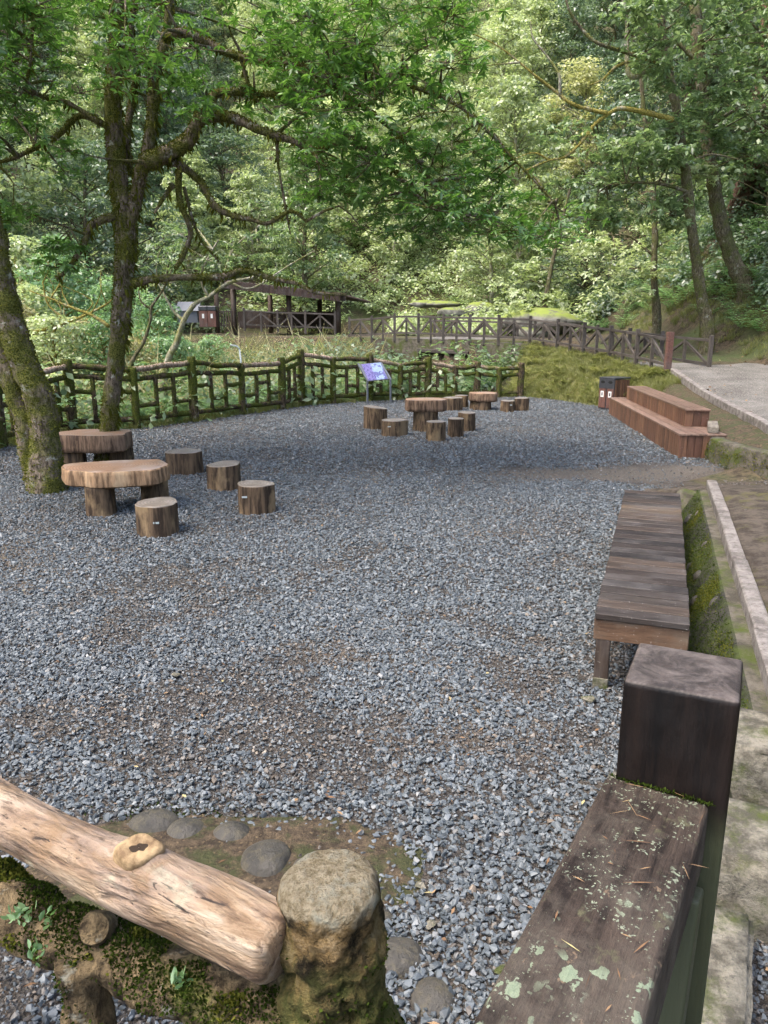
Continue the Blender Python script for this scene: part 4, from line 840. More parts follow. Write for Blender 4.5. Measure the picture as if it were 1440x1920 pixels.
# ------------------------------------------------------------------ information sign
sl = on(689, 758); sr = on(732, 756)
sg = thing('information_sign', 'slanted information panel with blue purple map on two grey posts by the fence', 'sign', tuple((sl + sr) / 2)); s0 = (sl + sr) / 2; sxv = unit((sr - sl) * [1, 1, 0]); swd = np.linalg.norm(sr - sl); back = np.array([-sxv[1], sxv[0], 0.])
Yb = s0[1]; zb = at(715, 713, Yb)[2]; zt = at(705, 682, Yb)[2]; q = .34; sh = -sxv * .13
for s in (-1, 1):
    p = sxv * s * swd / 2
    bar('post', p + [0, 0, -.1], p + [0, 0, zb + .02], .06, .04, MAT['metal'], sg, .004, up=(sxv[0], sxv[1], 0))
    bar('arm', p + [0, 0, zb] - back * .03, p + [0, 0, zt] + back * q + sh, .05, .05, MAT['metal'], sg, .004, up=(sxv[0], sxv[1], 0))
dn = unit(np.array([0, 0, zt - zb]) + back * (q + .03) + sh); pc = np.array([0, 0, (zb + zt) / 2]) + back * (q - .03) / 2 + sh * .5
nz = unit(np.cross(sxv, dn)); Mx = Matrix(((sxv[0], dn[0], nz[0], pc[0]), (sxv[1], dn[1], nz[1], pc[1]), (sxv[2], dn[2], nz[2], pc[2] + .0), (0, 0, 0, 1)))
ph = math.hypot(zt - zb, q + .03)
box('panel', (swd - .01, ph, .02), MAT['metal'], sg, M=Mx, bev=.003)
box('map_print', (swd - .08, ph - .04, .006), MAT['map'], sg, M=Mx @ Matrix.Translation((0, 0, .013)))
box('title_block', (swd * .34, ph * .13, .004), MAT['ink'], sg, M=Mx @ Matrix.Translation((-swd * .24, ph * .40, .0175)))

# ------------------------------------------------------------------ leaning pole at the fence
pb = on(464, 776); pt = at(449, 655, pb[1])
po = thing('leaning_pole', 'thin pale metal pole leaning on the mossy fence', 'pole', tuple(pb))
tube('shaft', [np.zeros(3), pt - pb], .022, MAT['pale_metal'], po, seg=8); tube('handle', [pt - pb, pt - pb + [-.06, 0, .07], pt - pb + [-.22, .02, .10]], [.02, .022, .018], MAT['pale_metal'], po, seg=8, sub=8)

# ------------------------------------------------------------------ stump seats and log tables
def stumpVF(r, h, seed, tilt=0.0, flare=.08, n=40, lob=.07, hs=9):
    A = np.linspace(0, 2 * np.pi, n, endpoint=False); rg = np.random.default_rng(seed); ph = rg.uniform(0, 6.28, 4)
    rad = 1 + lob * np.sin(2 * A + ph[0]) + lob * .7 * np.sin(3 * A + ph[1]) + lob * .4 * np.sin(5 * A + ph[2]) + .015 * np.sin(11 * A + ph[3])
    V = []
    lv = [(0, 1 + flare), (.06, 1 + flare * .7)] + [(t, 1 + flare * .5 * (1 - t) ** 2) for t in np.linspace(.15, .93, hs)] + [(.98, 1.0), (1.0, .965), (1.0, .6), (1.0, .25)]
    for t, k in lv:
        x = rad * r * k * np.cos(A); y = rad * r * k * np.sin(A); z = np.full(n, t * (h + .06) - .06); 
        if t >= .9: z = z + tilt * x
        V.append(np.stack([x, y, z], 1))
    V = np.vstack(V); m = len(lv); V[: (m - 3) * n, :2] *= (1 + .05 * fbm(np.stack([np.tile(np.cos(A) * 6, m - 3), np.tile(np.sin(A) * 6, m - 3), V[: (m - 3) * n, 2] * 3], 1) + seed, seed, 4))[:, None]
    F = [(i * n + j, i * n + (j + 1) % n, (i + 1) * n + (j + 1) % n, (i + 1) * n + j) for i in range(m - 1) for j in range(n)]; mi = [0 if i < m - 4 else 1 for i in range(m - 1) for j in range(n)]
    F.append(tuple(range((m - 1) * n, m * n))); mi.append(1); return V, F, mi
ST = [(305, 372, 845, 892, 'dark stump seat farthest back in the near group of four', 0), (382, 450, 869, 921, 'stump seat with bark seam between the two other near stumps', 0), (440, 510, 906, 968, 'stump seat with a small metal plate, farthest out from the big tree', 1), (243, 330, 941, 1009, 'squat pale-streaked stump seat in front of the near log table', 1),
      (682, 725, 763, 806, 'slant-topped stump seat below the information sign', 0), (715, 764, 787, 819, 'low leaning stump seat with a metal plate', 1), (799, 836, 790, 828, 'dark stump seat in front of the far log table', 0), (839, 871, 784, 820, 'narrow stump seat just beside the front dark stump', 0), (859, 895, 773, 809, 'tall round stump seat to the right of the far log table', 0),
      (832, 869, 745, 771, 'wide pale stump seat directly behind the far log table', 0), (854, 878, 741, 765, 'small stump seat against the far fence', 0), (939, 968, 751, 773, 'knobbly little stump seat beside the farthest table', 1), (966, 993, 746, 771, 'dark flared stump seat nearest the grassy bank', 0)]
for k, (xl, xr, yt, yb, lab, tg) in enumerate(ST):
    f = on((xl + xr) / 2, yb); pm = ppm(f); D = (xr - xl) / pm; c = f + np.array([0, D * .47, 0]); h = at((xl + xr) / 2, yt, c[1])[2]
    V, F, mi = stumpVF(D / 2 / 1.05, h, 20 + k, tilt=-.12 if k == 4 else RNG.normal(0, .02), flare=.16 if k in (11, 12) else .05)
    o = mesh('stump_seat', V, F, [MAT['stump'], MAT['stumptop']], smooth=True, mi=mi); o.data.set_sharp_from_angle(angle=R(45)); o.location = (c[0], c[1], 0); tag(o, lab, 'stump', 'stump seats around the log tables')
    if tg: box('tag_plate', (.06, .006, .02), MAT['pale_metal'], o, ((.06, -.1, -.09, .05)[k % 4], -D / 2 * .99 - .002, h * (.5 + .08 * (k % 3))))
def slabVF(lx, ly, th, seed, shape):
    n = 56; A = np.linspace(0, 2 * np.pi, n, endpoint=False); e = .72
    x = np.sign(np.cos(A)) * np.abs(np.cos(A)) ** e * lx / 2; y = np.sign(np.sin(A)) * np.abs(np.sin(A)) ** e * ly / 2
    w = 1 + shape * (.10 * np.sin(2 * A + seed) + .07 * np.sin(3 * A + seed * 2) + .03 * np.sin(7 * A + seed)); x *= w; y *= w; V = []
    lv = [(.0, .3), (.0, .93), (.1, 1.0), (.3, 1.01), (.5, 1.0), (.7, .995), (.93, .99), (1.0, .965), (1.0, .6), (1.0, .2)]
    for t, k in lv: V.append(np.stack([x * k, y * k, np.full(n, t * th)], 1))
    V = np.vstack(V); V[n:7 * n] *= (1 + .025 * fbm(V[n:7 * n] * [7, 7, 3] + seed * 3, seed + 2, 4))[:, None]; m = len(lv)
    F = [(i * n + j, i * n + (j + 1) % n, (i + 1) * n + (j + 1) % n, (i + 1) * n + j) for i in range(m - 1) for j in range(n)]; mi = [0 if i < m - 3 else 1 for i in range(m - 1) for j in range(n)]
    F += [tuple(range((m - 1) * n, m * n)), tuple(range(n))[::-1]]; mi += [1, 0]; return V, F, mi
def log_table(label, c, zbot, ztop, lx, ly, rz, legs, seed, shape=1.0, side='slab'):
    t = thing('log_table', label, 'table', (c[0], c[1], 0), 0, 'thick log slab tables'); V, F, mi = slabVF(lx, ly, ztop - zbot, seed, shape); o = mesh('table_top', V, F, [MAT[side], MAT['slabtop']], t, smooth=True, mi=mi); o.data.set_sharp_from_angle(angle=R(45)); o.location = (0, 0, zbot); o.rotation_euler = (0, 0, rz)
    for i, (x, y, r) in enumerate(legs):
        V, F, mi = stumpVF(r, zbot + .01, seed * 7 + i, flare=.12); l = mesh('leg', V, F, [MAT['stump'], MAT['stump']], t, smooth=True, mi=mi); l.location = (x, y, 0)
    return t
# near table
lA = on(180, 972); rA = on(292, 938); cA = np.array([at(222, 900, 8.98)[0], 8.98]); zA = at(200, 886, 8.55)[2]; zAb = at(200, 917, 8.55)[2]
log_table('nearest log table, pale thick slab on two stump legs beside the mossy trunks', cA, zAb, zA, 1.16, .82, R(20), [(lA[0] - cA[0], lA[1] + .2 - cA[1], .165), (rA[0] - cA[0], rA[1] - .05 - cA[1], .16)], 3)
lB = on(133, 882); rB = on(226, 876); cB = np.array([at(178, 830, 11.65)[0], 11.65]); zB = at(178, 816, 11.35)[2]; zBb = at(178, 849, 11.35)[2]
log_table('reddish log table half hidden behind the big mossy trunk', cB, zBb, zB, 1.22, .7, R(-3), [(lB[0] - cB[0], lB[1] + .15 - cB[1], .18), (rB[0] - cB[0] - .02, rB[1] + .15 - cB[1], .17)], 5, 1.0, 'slab_dark')
fC = on(799, 810); cC = np.array([fC[0], fC[1] + .3]); pm = ppm([cC[0], cC[1], .5]); log_table('round-edged log table on one pedestal in the middle of the far stumps', cC, at(800, 773, cC[1] - .3)[2], at(800, 750, cC[1] - .2)[2], 74 / pm, .66, R(5), [(0, 0, .265)], 8, .5, 'slab_dark')
fE = on(908, 770); cE = np.array([fE[0], fE[1] + .3]); pm = ppm([cE[0], cE[1], .5]); log_table('farthest log table with a fat round slab near the fence end', cE, at(912, 754, cE[1] - .25)[2], at(912, 737, cE[1] - .1)[2], 51 / pm, .6, R(0), [(-.05, 0, .26)], 9, .4, 'slab_dark')

# ------------------------------------------------------------------ cross-braced timber fences along the road
def xfence(name, T, label, first=None, gate=False):
    o0 = np.array(T[0]) - [0, 0, .9]; t = thing(name, label, 'fence', tuple(o0)); T = [np.array(p) - o0 for p in T]; up = np.array([0, 0, 1.])
    for k, p in enumerate(T):
        big = k == 0 and first; s = .15 if big else .10
        bar('post', p - up * (1.05), p + up * (.06 if big else 0), s, s, MAT['redpost'] if big else MAT['xwood'], t, .006, up=(0, 1, 0))
    for a, b in zip(T[:-1], T[1:]):
        m = (a + b) / 2; bar('top_rail', a - up * .13, b - up * .13, .06, .07, MAT['xwood'], t, .004); bar('bottom_rail', a - up * .74, b - up * .74, .06, .07, MAT['xwood'], t, .004)
        bar('middle_post', m - up * 1.05, m - up * .17, .08, .08, MAT['xwood'], t, .004, up=(0, 1, 0))
        bar('brace', m - up * .2, a * .95 + b * .05 - up * .72, .055, .07, MAT['xwood'], t, .004); bar('brace', m - up * .2, b * .95 + a * .05 - up * .72, .055, .07, MAT['xwood'], t, .004)
    return t
left_ext = [at(697, 592, 31.6), at(655, 594, 32.4)]
xfence('braced_fence', XT + left_ext, 'front timber fence with inverted-V braces along the road, red brown end post', True)
BT = [at(1335, 629, 20.6), at(1243, 621, 23.0), at(1182, 615, 25.0), at(1121, 609, 26.8), at(1060, 602, 28.4), at(1004, 602, 29.6), at(940, 598, 30.8), at(880, 596, 31.8), at(815, 595, 32.8)]
xfence('braced_fence', BT, 'second timber fence behind, on the far side of the road', False)
# stone abutment under the fence with the dark culvert
ab = thing('abutment', 'stained retaining wall with a dark culvert mouth under the road fence', 'wall', tuple(XB[6])); a0 = XB[6]
pts = [p - a0 for p in XB[5:]] + [p - [0, 0, .9] - a0 for p in left_ext]
def wallpiece(name, a, b, za, zb, mat, dep=.3):
    d = unit((b - a) * [1, 1, 0]); n_ = np.array([-d[1], d[0], 0]); n_ = n_ if n_[1] > 0 else -n_
    V = [a + [0, 0, za], b + [0, 0, za], b + [0, 0, zb], a + [0, 0, zb]]; V += [v + n_ * dep for v in V]; mesh(name, V, [(0, 1, 2, 3), (7, 6, 5, 4), (3, 2, 6, 7), (0, 4, 5, 1), (1, 5, 6, 2), (0, 3, 7, 4)], mat, ab)
up = np.array([0, 0, 1.])
for k in range(len(pts) - 1):
    a, b = pts[k], pts[k + 1]
    if k in (2, 3): wallpiece('wall_block', a, b, -.42, -.05, MAT['concmoss'])
    else: wallpiece('wall_block', a, b, -2.8, -.05, MAT['concmoss'])
for k in (2, 3): wallpiece('culvert', pts[k] + [0, 1.2, 0], pts[k + 1] + [0, 1.2, 0], -2.8, -.42, MAT['void'])
for k in (2, 3): bar('lintel', pts[k] - up * .47 - [0, .05, 0], pts[k + 1] - up * .47 - [0, .05, 0], .2, .12, MAT['xwood'], ab, .01)

# ------------------------------------------------------------------ pavilion and its yard on the far terrace
pv0 = at(440, 616, 38.0); pv = thing('pavilion', 'open timber picnic shelter with rusty sloping sheet roof among the trees', 'pavilion', tuple(pv0))
PX = lambda px, py, Y: at(px, py, Y) - pv0
zfl = 0.0
fL, fR = PX(438, 531, 38), PX(652, 556, 38.6); dpt = np.array([1.2, 5.5, 0])
gx = fR - fL
for k, (px, Y) in enumerate(((440, 38), (543, 38.3), (634, 38.6))):
    p = PX(px, 616, Y); p[2] = -.3; top_ = fL + gx * ((px - 438) / 214.); tube('post', [p, [p[0], p[1], top_[2]]], .13, MAT['pavwood'], pv, seg=10)
for k, (px, Y) in enumerate(((408, 43), (508, 43), (600, 43))):
    p = PX(px, 610, Y); p[2] = -.3; top_ = fL + gx * ((px - 438) / 214.); tube('post', [p, [p[0], p[1], top_[2] - .2]], .13, MAT['pavwood'], pv, seg=10)
bar('eaves_beam', fL - [.3, 0, .12], fR + [-.1, 0, -.12], .14, .2, MAT['pavwood'], pv, .01)
nc = 60; V = []; F = []
for i_ in range(nc + 1):
    q = -.03 + 1.0 * i_ / nc; z = .035 * (1 if i_ % 2 else -1)
    for f_, dz in ((-.12, -.02), (1.0, -.25)): V.append(fL + gx * q + dpt * f_ + [0, 0, z + .06 + dz])
V = np.array(V); F = [(2 * i_, 2 * i_ + 2, 2 * i_ + 3, 2 * i_ + 1) for i_ in range(nc)]; m = len(V); V = np.vstack([V, V + [0, 0, .05]]); F = F + [tuple(m + j for j in f[::-1]) for f in F] + [(2 * i_, m + 2 * i_, m + 2 * i_ + 2, 2 * i_ + 2) for i_ in range(nc)]
mesh('roof', V, F, MAT['roof'], pv)
fas = [fL - gx * .03 - dpt * .12 + [0, 0, .02], fR - gx * .03 - dpt * .12 + [0, 0, .02]]
nf_ = 44
for i_ in range(nf_):
    a = fas[0] + (fas[1] - fas[0]) * (i_ / nf_); b = fas[0] + (fas[1] - fas[0]) * ((i_ + .88) / nf_); bar('fascia_slat', a - [0, 0, .12], b - [0, 0, .12], .03, .34, MAT['roof'], pv, 0)
V, F = boxVF(abs(gx[0]) * 1.05, .12, .9); mesh('shade_screen', V, F, MAT['pavwood'], pv).location = (2.0, 5.4, .4)  # added dark screen standing in for the shade inside the open shelter
for q_ in (.25, .6): box('picnic_table', (1.5, .8, .08), MAT['pavwood'], pv, tuple(fL * [1, 1, 0] + gx * [q_, q_, 0] + dpt * .5 + [0, 0, .72]), bev=.01)
rail_t = [at(457, 577, 36.5), at(520, 581, 36.5), at(572, 582, 36.5), at(628, 584, 36.3)]
xfence('braced_fence', rail_t, 'timber railing with V braces in front of the picnic shelter', False)
for k, (px, lab) in enumerate(((384, 'dark brown far litter bin nearer the grey hood'), (400, 'dark brown far litter bin next to the lattice panel'))):
    b = at(px, 613, 37.5); o = thing('litter_bin', lab, 'bin', tuple(b), 0, 'bins beside the picnic shelter'); box('cabinet', (.40, .45, .75), MAT['redpost'], o, (0, 0, .37), bev=.02); box('hood', (.42, .48, .22), MAT['black'], o, (0, 0, .85), bev=.03); box('sign_plate', (.10, .01, .2), MAT['white'], o, (0, -.235, .5))
b = at(425, 613, 37.6); o = thing('lattice_panel', 'low vertical-slat timber panel between far bins and shelter post', 'panel', tuple(b))
for k in range(7): box('slat', (.05, .04, .75), MAT['pavwood'], o, (-.36 + k * .12, 0, .38), bev=.004)
for z in (.08, .70): box('crossbar', (.85, .03, .06), MAT['pavwood'], o, (0, .036, z), bev=.004)
b = at(357, 605, 38.5); o = thing('grey_hood', 'small grey gabled metal cover left of the far bins', 'shed', tuple(b)); V = [(-.45, -.4, 0), (.45, -.4, 0), (.45, .4, 0), (-.45, .4, 0), (-.45, -.4, .6), (.45, -.4, .6), (.45, .4, .6), (-.45, .4, .6)]
mesh('body', V, [(0, 1, 5, 4), (1, 2, 6, 5), (2, 3, 7, 6), (3, 0, 4, 7)], MAT['metal'], o); mesh('roof', [(-.55, -.5, .55), (.55, -.5, .55), (.55, .5, .55), (-.55, .5, .55), (-.55, 0, .98), (.55, 0, .98)], [(0, 1, 5, 4), (2, 3, 4, 5), (0, 4, 3), (1, 2, 5), (0, 3, 2, 1)], MAT['metal'], o)
# pale rocks and trail beyond the road
for k, (px, py, Y, s, sz, lab) in enumerate([(795, 570, 44, .8, .22, 'pale flat rock at the start of the woodland trail'), (830, 571, 43.5, 1.0, .2, 'mossy flat boulder lying across the woodland trail'), (850, 586, 42, .9, .3, 'dark boulder below the flat trail rock'), (1020, 604, 33.5, 1.6, .55, 'bright moss-topped boulder behind the road fence'), (975, 606, 34, .9, .5, 'grey boulder left of the moss-topped boulder'), (1000, 625, 33, .7, .4, 'yellowish stone low behind the road fence'), (900, 580, 42, .8, .4, 'brown mossy boulder under the slope shrubs')]):
    b = at(px, py, Y); import bmesh
    bm = bmesh.new(); bmesh.ops.create_icosphere(bm, subdivisions=3, radius=1.0); V = np.array([v.co[:] for v in bm.verts]); V *= (1 + .25 * fbm(V * 1.3 + k * 9, k + 60, 4))[:, None]; V *= [s, s * .8, sz]
    F = [tuple(v.index for v in f.verts) for f in bm.faces]; bm.free(); o = mesh('boulder', V, F, MAT['boulder'], smooth=True); o.location = tuple(b); tag(o, lab, 'rock', 'boulders beyond the road')
#PART5
# ------------------------------------------------------------------ trees built limb by limb
def in_poly(x, y, P):
    c = False; n = len(P)
    for i in range(n):
        (ax, ay), (bx, by) = P[i], P[(i + 1) % n]
        if (ay > y) != (by > y) and x < (bx - ax) * (y - ay) / (by - ay + 1e-12) + ax: c = not c
    return c
def whorls(C, rx, rz, nw, nl, L, rng, tilt=.45, hw=.17):
    """whorls of leaves spread through flattened pads of foliage; returns blades and twig tips"""
    P = []; D = []; N = []; Ls = []; tips = []
    for (c, a, b) in zip(C, rx, rz):
        u = rdir(nw, rng) * (rng.random((nw, 1)) ** .45); w = np.array(c) + u * [a, a, b]; tips.append(w)
        for p in w:
            k = nl + rng.integers(-2, 3); ang = np.linspace(0, 6.28, k, endpoint=False) + rng.uniform(0, 6); ax = unit(rng.normal(size=3) * .35 + [0, 0, 1]); e1 = unit(np.cross(ax, [1, .3, 0])); e2 = np.cross(ax, e1)
            d = np.cos(ang)[:, None] * e1 + np.sin(ang)[:, None] * e2 + ax * rng.normal(tilt * .3, .3, (k, 1)) - np.array([0, 0, 1]) * rng.uniform(0, .45)
            P.append(np.repeat(p[None], k, 0)); D.append(d); N.append(np.repeat(ax[None], k, 0) + rng.normal(0, .25, (k, 3))); Ls.append(L * rng.uniform(.6, 1.15, k))
    P = np.vstack(P); Ls = np.concatenate(Ls); return P, np.vstack(D), np.vstack(N), Ls, Ls * hw, tips
def px_tree(name, label, base, stems, limbs, pads, bark, leaf, L=.13, nw=34, nl=7, moss=0, seed=1, twr=.011, hang=0.0, barkmap=None, mossmat='mossblade', hw=.17):
    """stems, limbs: lists of ([(px, py, Y) ...], r0, r1)"""
    rng = np.random.default_rng(seed); t = thing(name, label, 'tree', tuple(base)); b0 = np.array(base, float); SV = []; SN = []; SF = []; so = 0; nodes = []
    for kind, lst in (('trunk', stems), ('branch', limbs)):
        for k, it in enumerate(lst):
            pts, r0, r1 = it[:3]; bm_ = it[3] if len(it) > 3 else bark
            Q = np.array([at(*p) for p in pts]) - b0
            if kind == 'branch': Q[1:-1] += rng.normal(0, .04, Q[1:-1].shape)
            n = max(10, int(np.linalg.norm(np.diff(Q, axis=0), axis=1).sum() / (.05 if kind == 'trunk' else .06))); n = min(n, 130)
            ext = kind == 'trunk' and k == 0
            rad = np.array(r0, float) if hasattr(r0, '__len__') else np.linspace(r0, r1, len(Q)); r0 = float(rad[0])
            if ext: rad[0] *= 1.3; Q = np.vstack([Q[0] - [0, 0, 1.3], Q]); rad = np.concatenate([[rad[0]], rad])
            V, F, N = tubeVF(Q, rad, seg=18 if kind == 'trunk' else 9, sub=n, namp=r0 * .28, nfreq=5.5 if kind == 'trunk' else 9, seed=seed + k * 3)
            mesh(kind, V, F, MAT[bm_], t, smooth=True); SF.append(quads(F, so)); so += len(V); SV.append(V); SN.append(N); nodes.append(smooth_path(Q, n))
    nd = np.vstack(nodes)
    C = []; RX = []; RZ = []
    for poly, n, (y0, y1), (ra, rb), flat in pads:
        xs = [p[0] for p in poly]; ys = [p[1] for p in poly]; m = 0
        while m < n:
            x, y = rng.uniform(min(xs), max(xs)), rng.uniform(min(ys), max(ys))
            if not in_poly(x, y, poly): continue
            C.append(at(x, y, rng.uniform(y0, y1)) - b0); r = rng.uniform(ra, rb); RX.append(r); RZ.append(r * flat); m += 1
    if C:
        P, D, N, Ls, W, tips = whorls(C, RX, RZ, nw, nl, L, rng, hw=hw)
        leaf_mesh('crown', P, D, N, Ls, W, MAT[leaf], t, droop=.15)
        V = []; F = []
        for c, tp in zip(C, tips):            # boughs out to each pad, twigs to a few whorls
            j = np.argmin(np.linalg.norm((nd - c) * [1, 1, 1.3], axis=1)); a = nd[j]; m_ = (a + c) / 2 + rng.normal(0, .12, 3) + [0, 0, .12]; dist = np.linalg.norm(c - a)
            v, f, _ = tubeVF([a, m_, np.array(c)], [min(.035, .012 + .012 * dist), .012, .006], seg=5, sub=max(5, int(dist * 4)), namp=.01, nfreq=5, cap=False); o_ = len(V); V += v.tolist(); F += [tuple(o_ + i for i in q) for q in f]
            for p in tp[::2]:
                v, f, _ = tubeVF([np.array(c), (c + p) / 2 + rng.normal(0, .04, 3), p], [.006, .005, .003], seg=3, cap=False); o_ = len(V); V += v.tolist(); F += [tuple(o_ + i for i in q) for q in f]
        mesh('twigs', V, F, MAT[bark], t, smooth=True)['kind'] = 'stuff'
    if moss:
        SV = np.vstack(SV); SN = np.vstack(SN); SF = np.vstack(SF); mk = (fbm((SV + b0) * 1.7, seed + 9, 4) > -.3) * 1.0
        fuzz('moss', SV, SN, SF, moss, .035, MAT[mossmat], t, w=.28, mask=mk * np.clip(.5 + SN[:, 2], .25, 1))
        if hang:
            fuzz('moss', SV, SN * [1, 1, 0] + [0, 0, -1.2], SF, int(moss * hang), .13, MAT[mossmat], t, w=.12, up=-1.2, mask=mk * (SN[:, 2] < 0))
    return t
Yt = 11.6
hb = on(198, 876); hb[1] += .15
def lift(pts, Y): return [(p[0], p[1], (p[2] if len(p) > 2 else Y)) for p in pts]
stems = [(lift([(197, 885), (203, 800), (214, 700), (226, 610), (233, 520), (236, 450), (226, 370), (216, 270), (212, 170), (220, 70), (228, -80), (236, -260)], hb[1]), [.125, .122, .125, .132, .14, .148, .13, .12, .115, .108, .10, .09], 0),
         (lift([(236, 440), (252, 380), (268, 315), (280, 265), (286, 205), (293, 140), (308, 80), (320, 0), (325, -120)], hb[1]), .105, .045)]
Y0 = hb[1]
limbs = [(lift([(275, 305), (315, 290), (350, 262), (380, 228), (402, 210), (450, 224), (500, 238), (545, 258), (592, 284)], Y0 - .3), .125, .035),
         (lift([(385, 222), (392, 190), (402, 165), (445, 172), (500, 178), (560, 168), (640, 172)], Y0 - .2), .075, .02),
         (lift([(308, 70), (350, 66), (395, 82), (440, 94), (500, 106), (560, 124), (640, 140), (720, 170)], Y0 - .6), .07, .02),
         (lift([(310, 300), (340, 318), (372, 345), (395, 380), (430, 400), (470, 415), (505, 420), (545, 402), (575, 415)], Y0 - .2), .065, .018),
         (lift([(335, 318), (345, 370), (352, 430), (345, 480), (328, 505)], Y0), .05, .03), (lift([(345, 350), (365, 400), (380, 450), (410, 490)], Y0 + .1), .03, .012), (lift([(325, 345), (300, 375), (290, 400)], Y0 - .2), .035, .012),
         (lift([(250, 532), (300, 522), (360, 517), (420, 516), (455, 508), (500, 514), (545, 526), (590, 546), (650, 552)], Y0 - .3), .06, .02),
         (lift([(216, 405), (185, 418), (162, 432), (148, 465), (130, 500), (106, 522)], Y0 - .1), .06, .02), (lift([(205, 240), (165, 215), (140, 222), (105, 255), (60, 275), (10, 300), (-60, 310)], Y0 - .1), .05, .02), (lift([(190, 232), (120, 200), (60, 185), (55, 120), (60, 40)], Y0 - .3), .04, .012),
         (lift([(244, 330), (240, 260), (246, 190), (258, 130), (250, 70), (262, -40)], Y0 + .35), .06, .035), (lift([(590, 284), (650, 260), (720, 300), (790, 370), (840, 400), (900, 425)], Y0 - .5), .04, .012), (lift([(560, 124), (640, 160), (740, 250), (800, 340), (860, 395)], Y0 - .3), .045, .012),
         (lift([(520, 250), (525, 320), (540, 385), (545, 440)], Y0 - .1), .025, .01), (lift([(450, 95), (456, 140), (480, 180), (510, 215)], Y0 - .4), .03, .012), (lift([(228, -80), (400, -140), (640, -120), (900, -60)], Y0 - 1.5), .08, .03), (lift([(640, 172), (760, 160), (860, 210), (960, 300), (1040, 380)], Y0 - .8), .03, .01)]
Q1 = [(440, -60), (900, -60), (880, 120), (890, 240), (930, 320), (820, 330), (700, 300), (560, 230), (480, 130)]
Q2 = [(560, 230), (700, 300), (880, 310), (960, 345), (1085, 405), (1060, 455), (930, 440), (820, 450), (680, 440), (600, 390)]
Q3 = [(-60, -60), (440, -60), (470, 120), (360, 180), (250, 170), (120, 220), (-60, 260)]
Q4 = [(-60, 250), (150, 230), (150, 330), (60, 420), (-60, 420)]
Q5 = [(300, 120), (480, 130), (600, 240), (560, 330), (420, 300), (330, 220)]
Q6 = [(60, 440), (200, 420), (190, 490), (90, 510)]
px_tree('laurel_tree', 'big moss-covered tree with bright green crown arching over the yard', hb, stems, limbs,
        [(Q1, 76, (9.6, 13.2), (.38, .8), .36), (Q2, 46, (9.8, 13.4), (.35, .7), .34), (Q3, 44, (9.2, 13.5), (.38, .75), .36), (Q4, 9, (9.5, 12.5), (.3, .5), .4), (Q5, 7, (10.5, 13), (.3, .5), .4), (Q6, 4, (11, 12.5), (.25, .4), .4), ([(-300, -700), (1000, -700), (900, -80), (-300, -80)], 36, (7.5, 14.5), (.5, .95), .4)],
        'bark', 'leaf_hero', L=.11, nw=19, nl=7, moss=18000, seed=5, hang=.09, hw=.17)
lb = on(88, 926); lb[1] += .2; Yl = lb[1]
px_tree('mossy_tree', 'twin-stemmed mossy tree leaning out of the frame beside the near table', lb,
        [(lift([(92, 935), (84, 850), (80, 775), (62, 715), (38, 660), (18, 600), (4, 530), (-12, 440), (-40, 300), (-60, 120), (-70, -100)], Yl), .205, .115), (lift([(74, 915), (58, 850), (42, 770), (18, 700), (-8, 640), (-45, 560), (-120, 430), (-200, 200)], Yl + .1), .16, .10)],
        [(lift([(-12, 440), (-60, 380), (-140, 330)], Yl), .06, .02)], [([(-500, -300), (-40, -300), (-60, 200), (-500, 300)], 40, (7.5, 12), (.4, .8), .45), ([(-500, -500), (100, -500), (60, -100), (-500, -100)], 30, (7.0, 12), (.5, .9), .45)], 'bark', 'leaf_hero', L=.13, nw=30, moss=9000, seed=9)
# pale lichen-crusted little trees beyond the fence
def small_tree(name, label, base, stems, limbs, pads=(), bark='bark_pale', **k): return px_tree(name, label, base, stems, limbs, list(pads), bark, k.pop('leaf', 'leaf_mid'), **k)
b = at(312, 690, 18.6)
small_tree('lichen_tree', 'slim pale lichen-spotted tree forking in front of the picnic shelter', b, [(lift([(305, 715), (316, 672), (332, 640), (345, 600), (366, 570), (392, 556), (430, 530), (476, 520)], 18.6), .085, .03)],
           [(lift([(345, 602), (325, 580), (308, 560), (296, 530)], 18.6), .04, .015), (lift([(390, 557), (380, 520), (390, 480), (410, 450)], 18.6), .04, .015), (lift([(430, 530), (480, 545), (540, 500), (590, 470)], 18.8), .03, .01), (lift([(410, 545), (440, 470), (480, 430)], 18.8), .025, .01)], [([(280, 420), (480, 380), (600, 440), (500, 500), (300, 520)], 14, (18, 20), (.3, .6), .4)], L=.12, nw=16, seed=21, leaf='leaf_mid')
b = at(250, 680, 17.6)
small_tree('thin_dark_tree', 'thin dark crooked sapling right of the big mossy trunk', b, [(lift([(245, 700), (252, 670), (270, 640), (282, 600), (283, 578), (300, 552), (310, 535)], 17.6), .045, .02)], [(lift([(283, 580), (270, 560), (260, 545)], 17.6), .025, .012)], [([(260, 470), (340, 470), (340, 530), (260, 530)], 4, (17, 18), (.2, .35), .5)], bark='bark_far', L=.1, nw=10, seed=22)
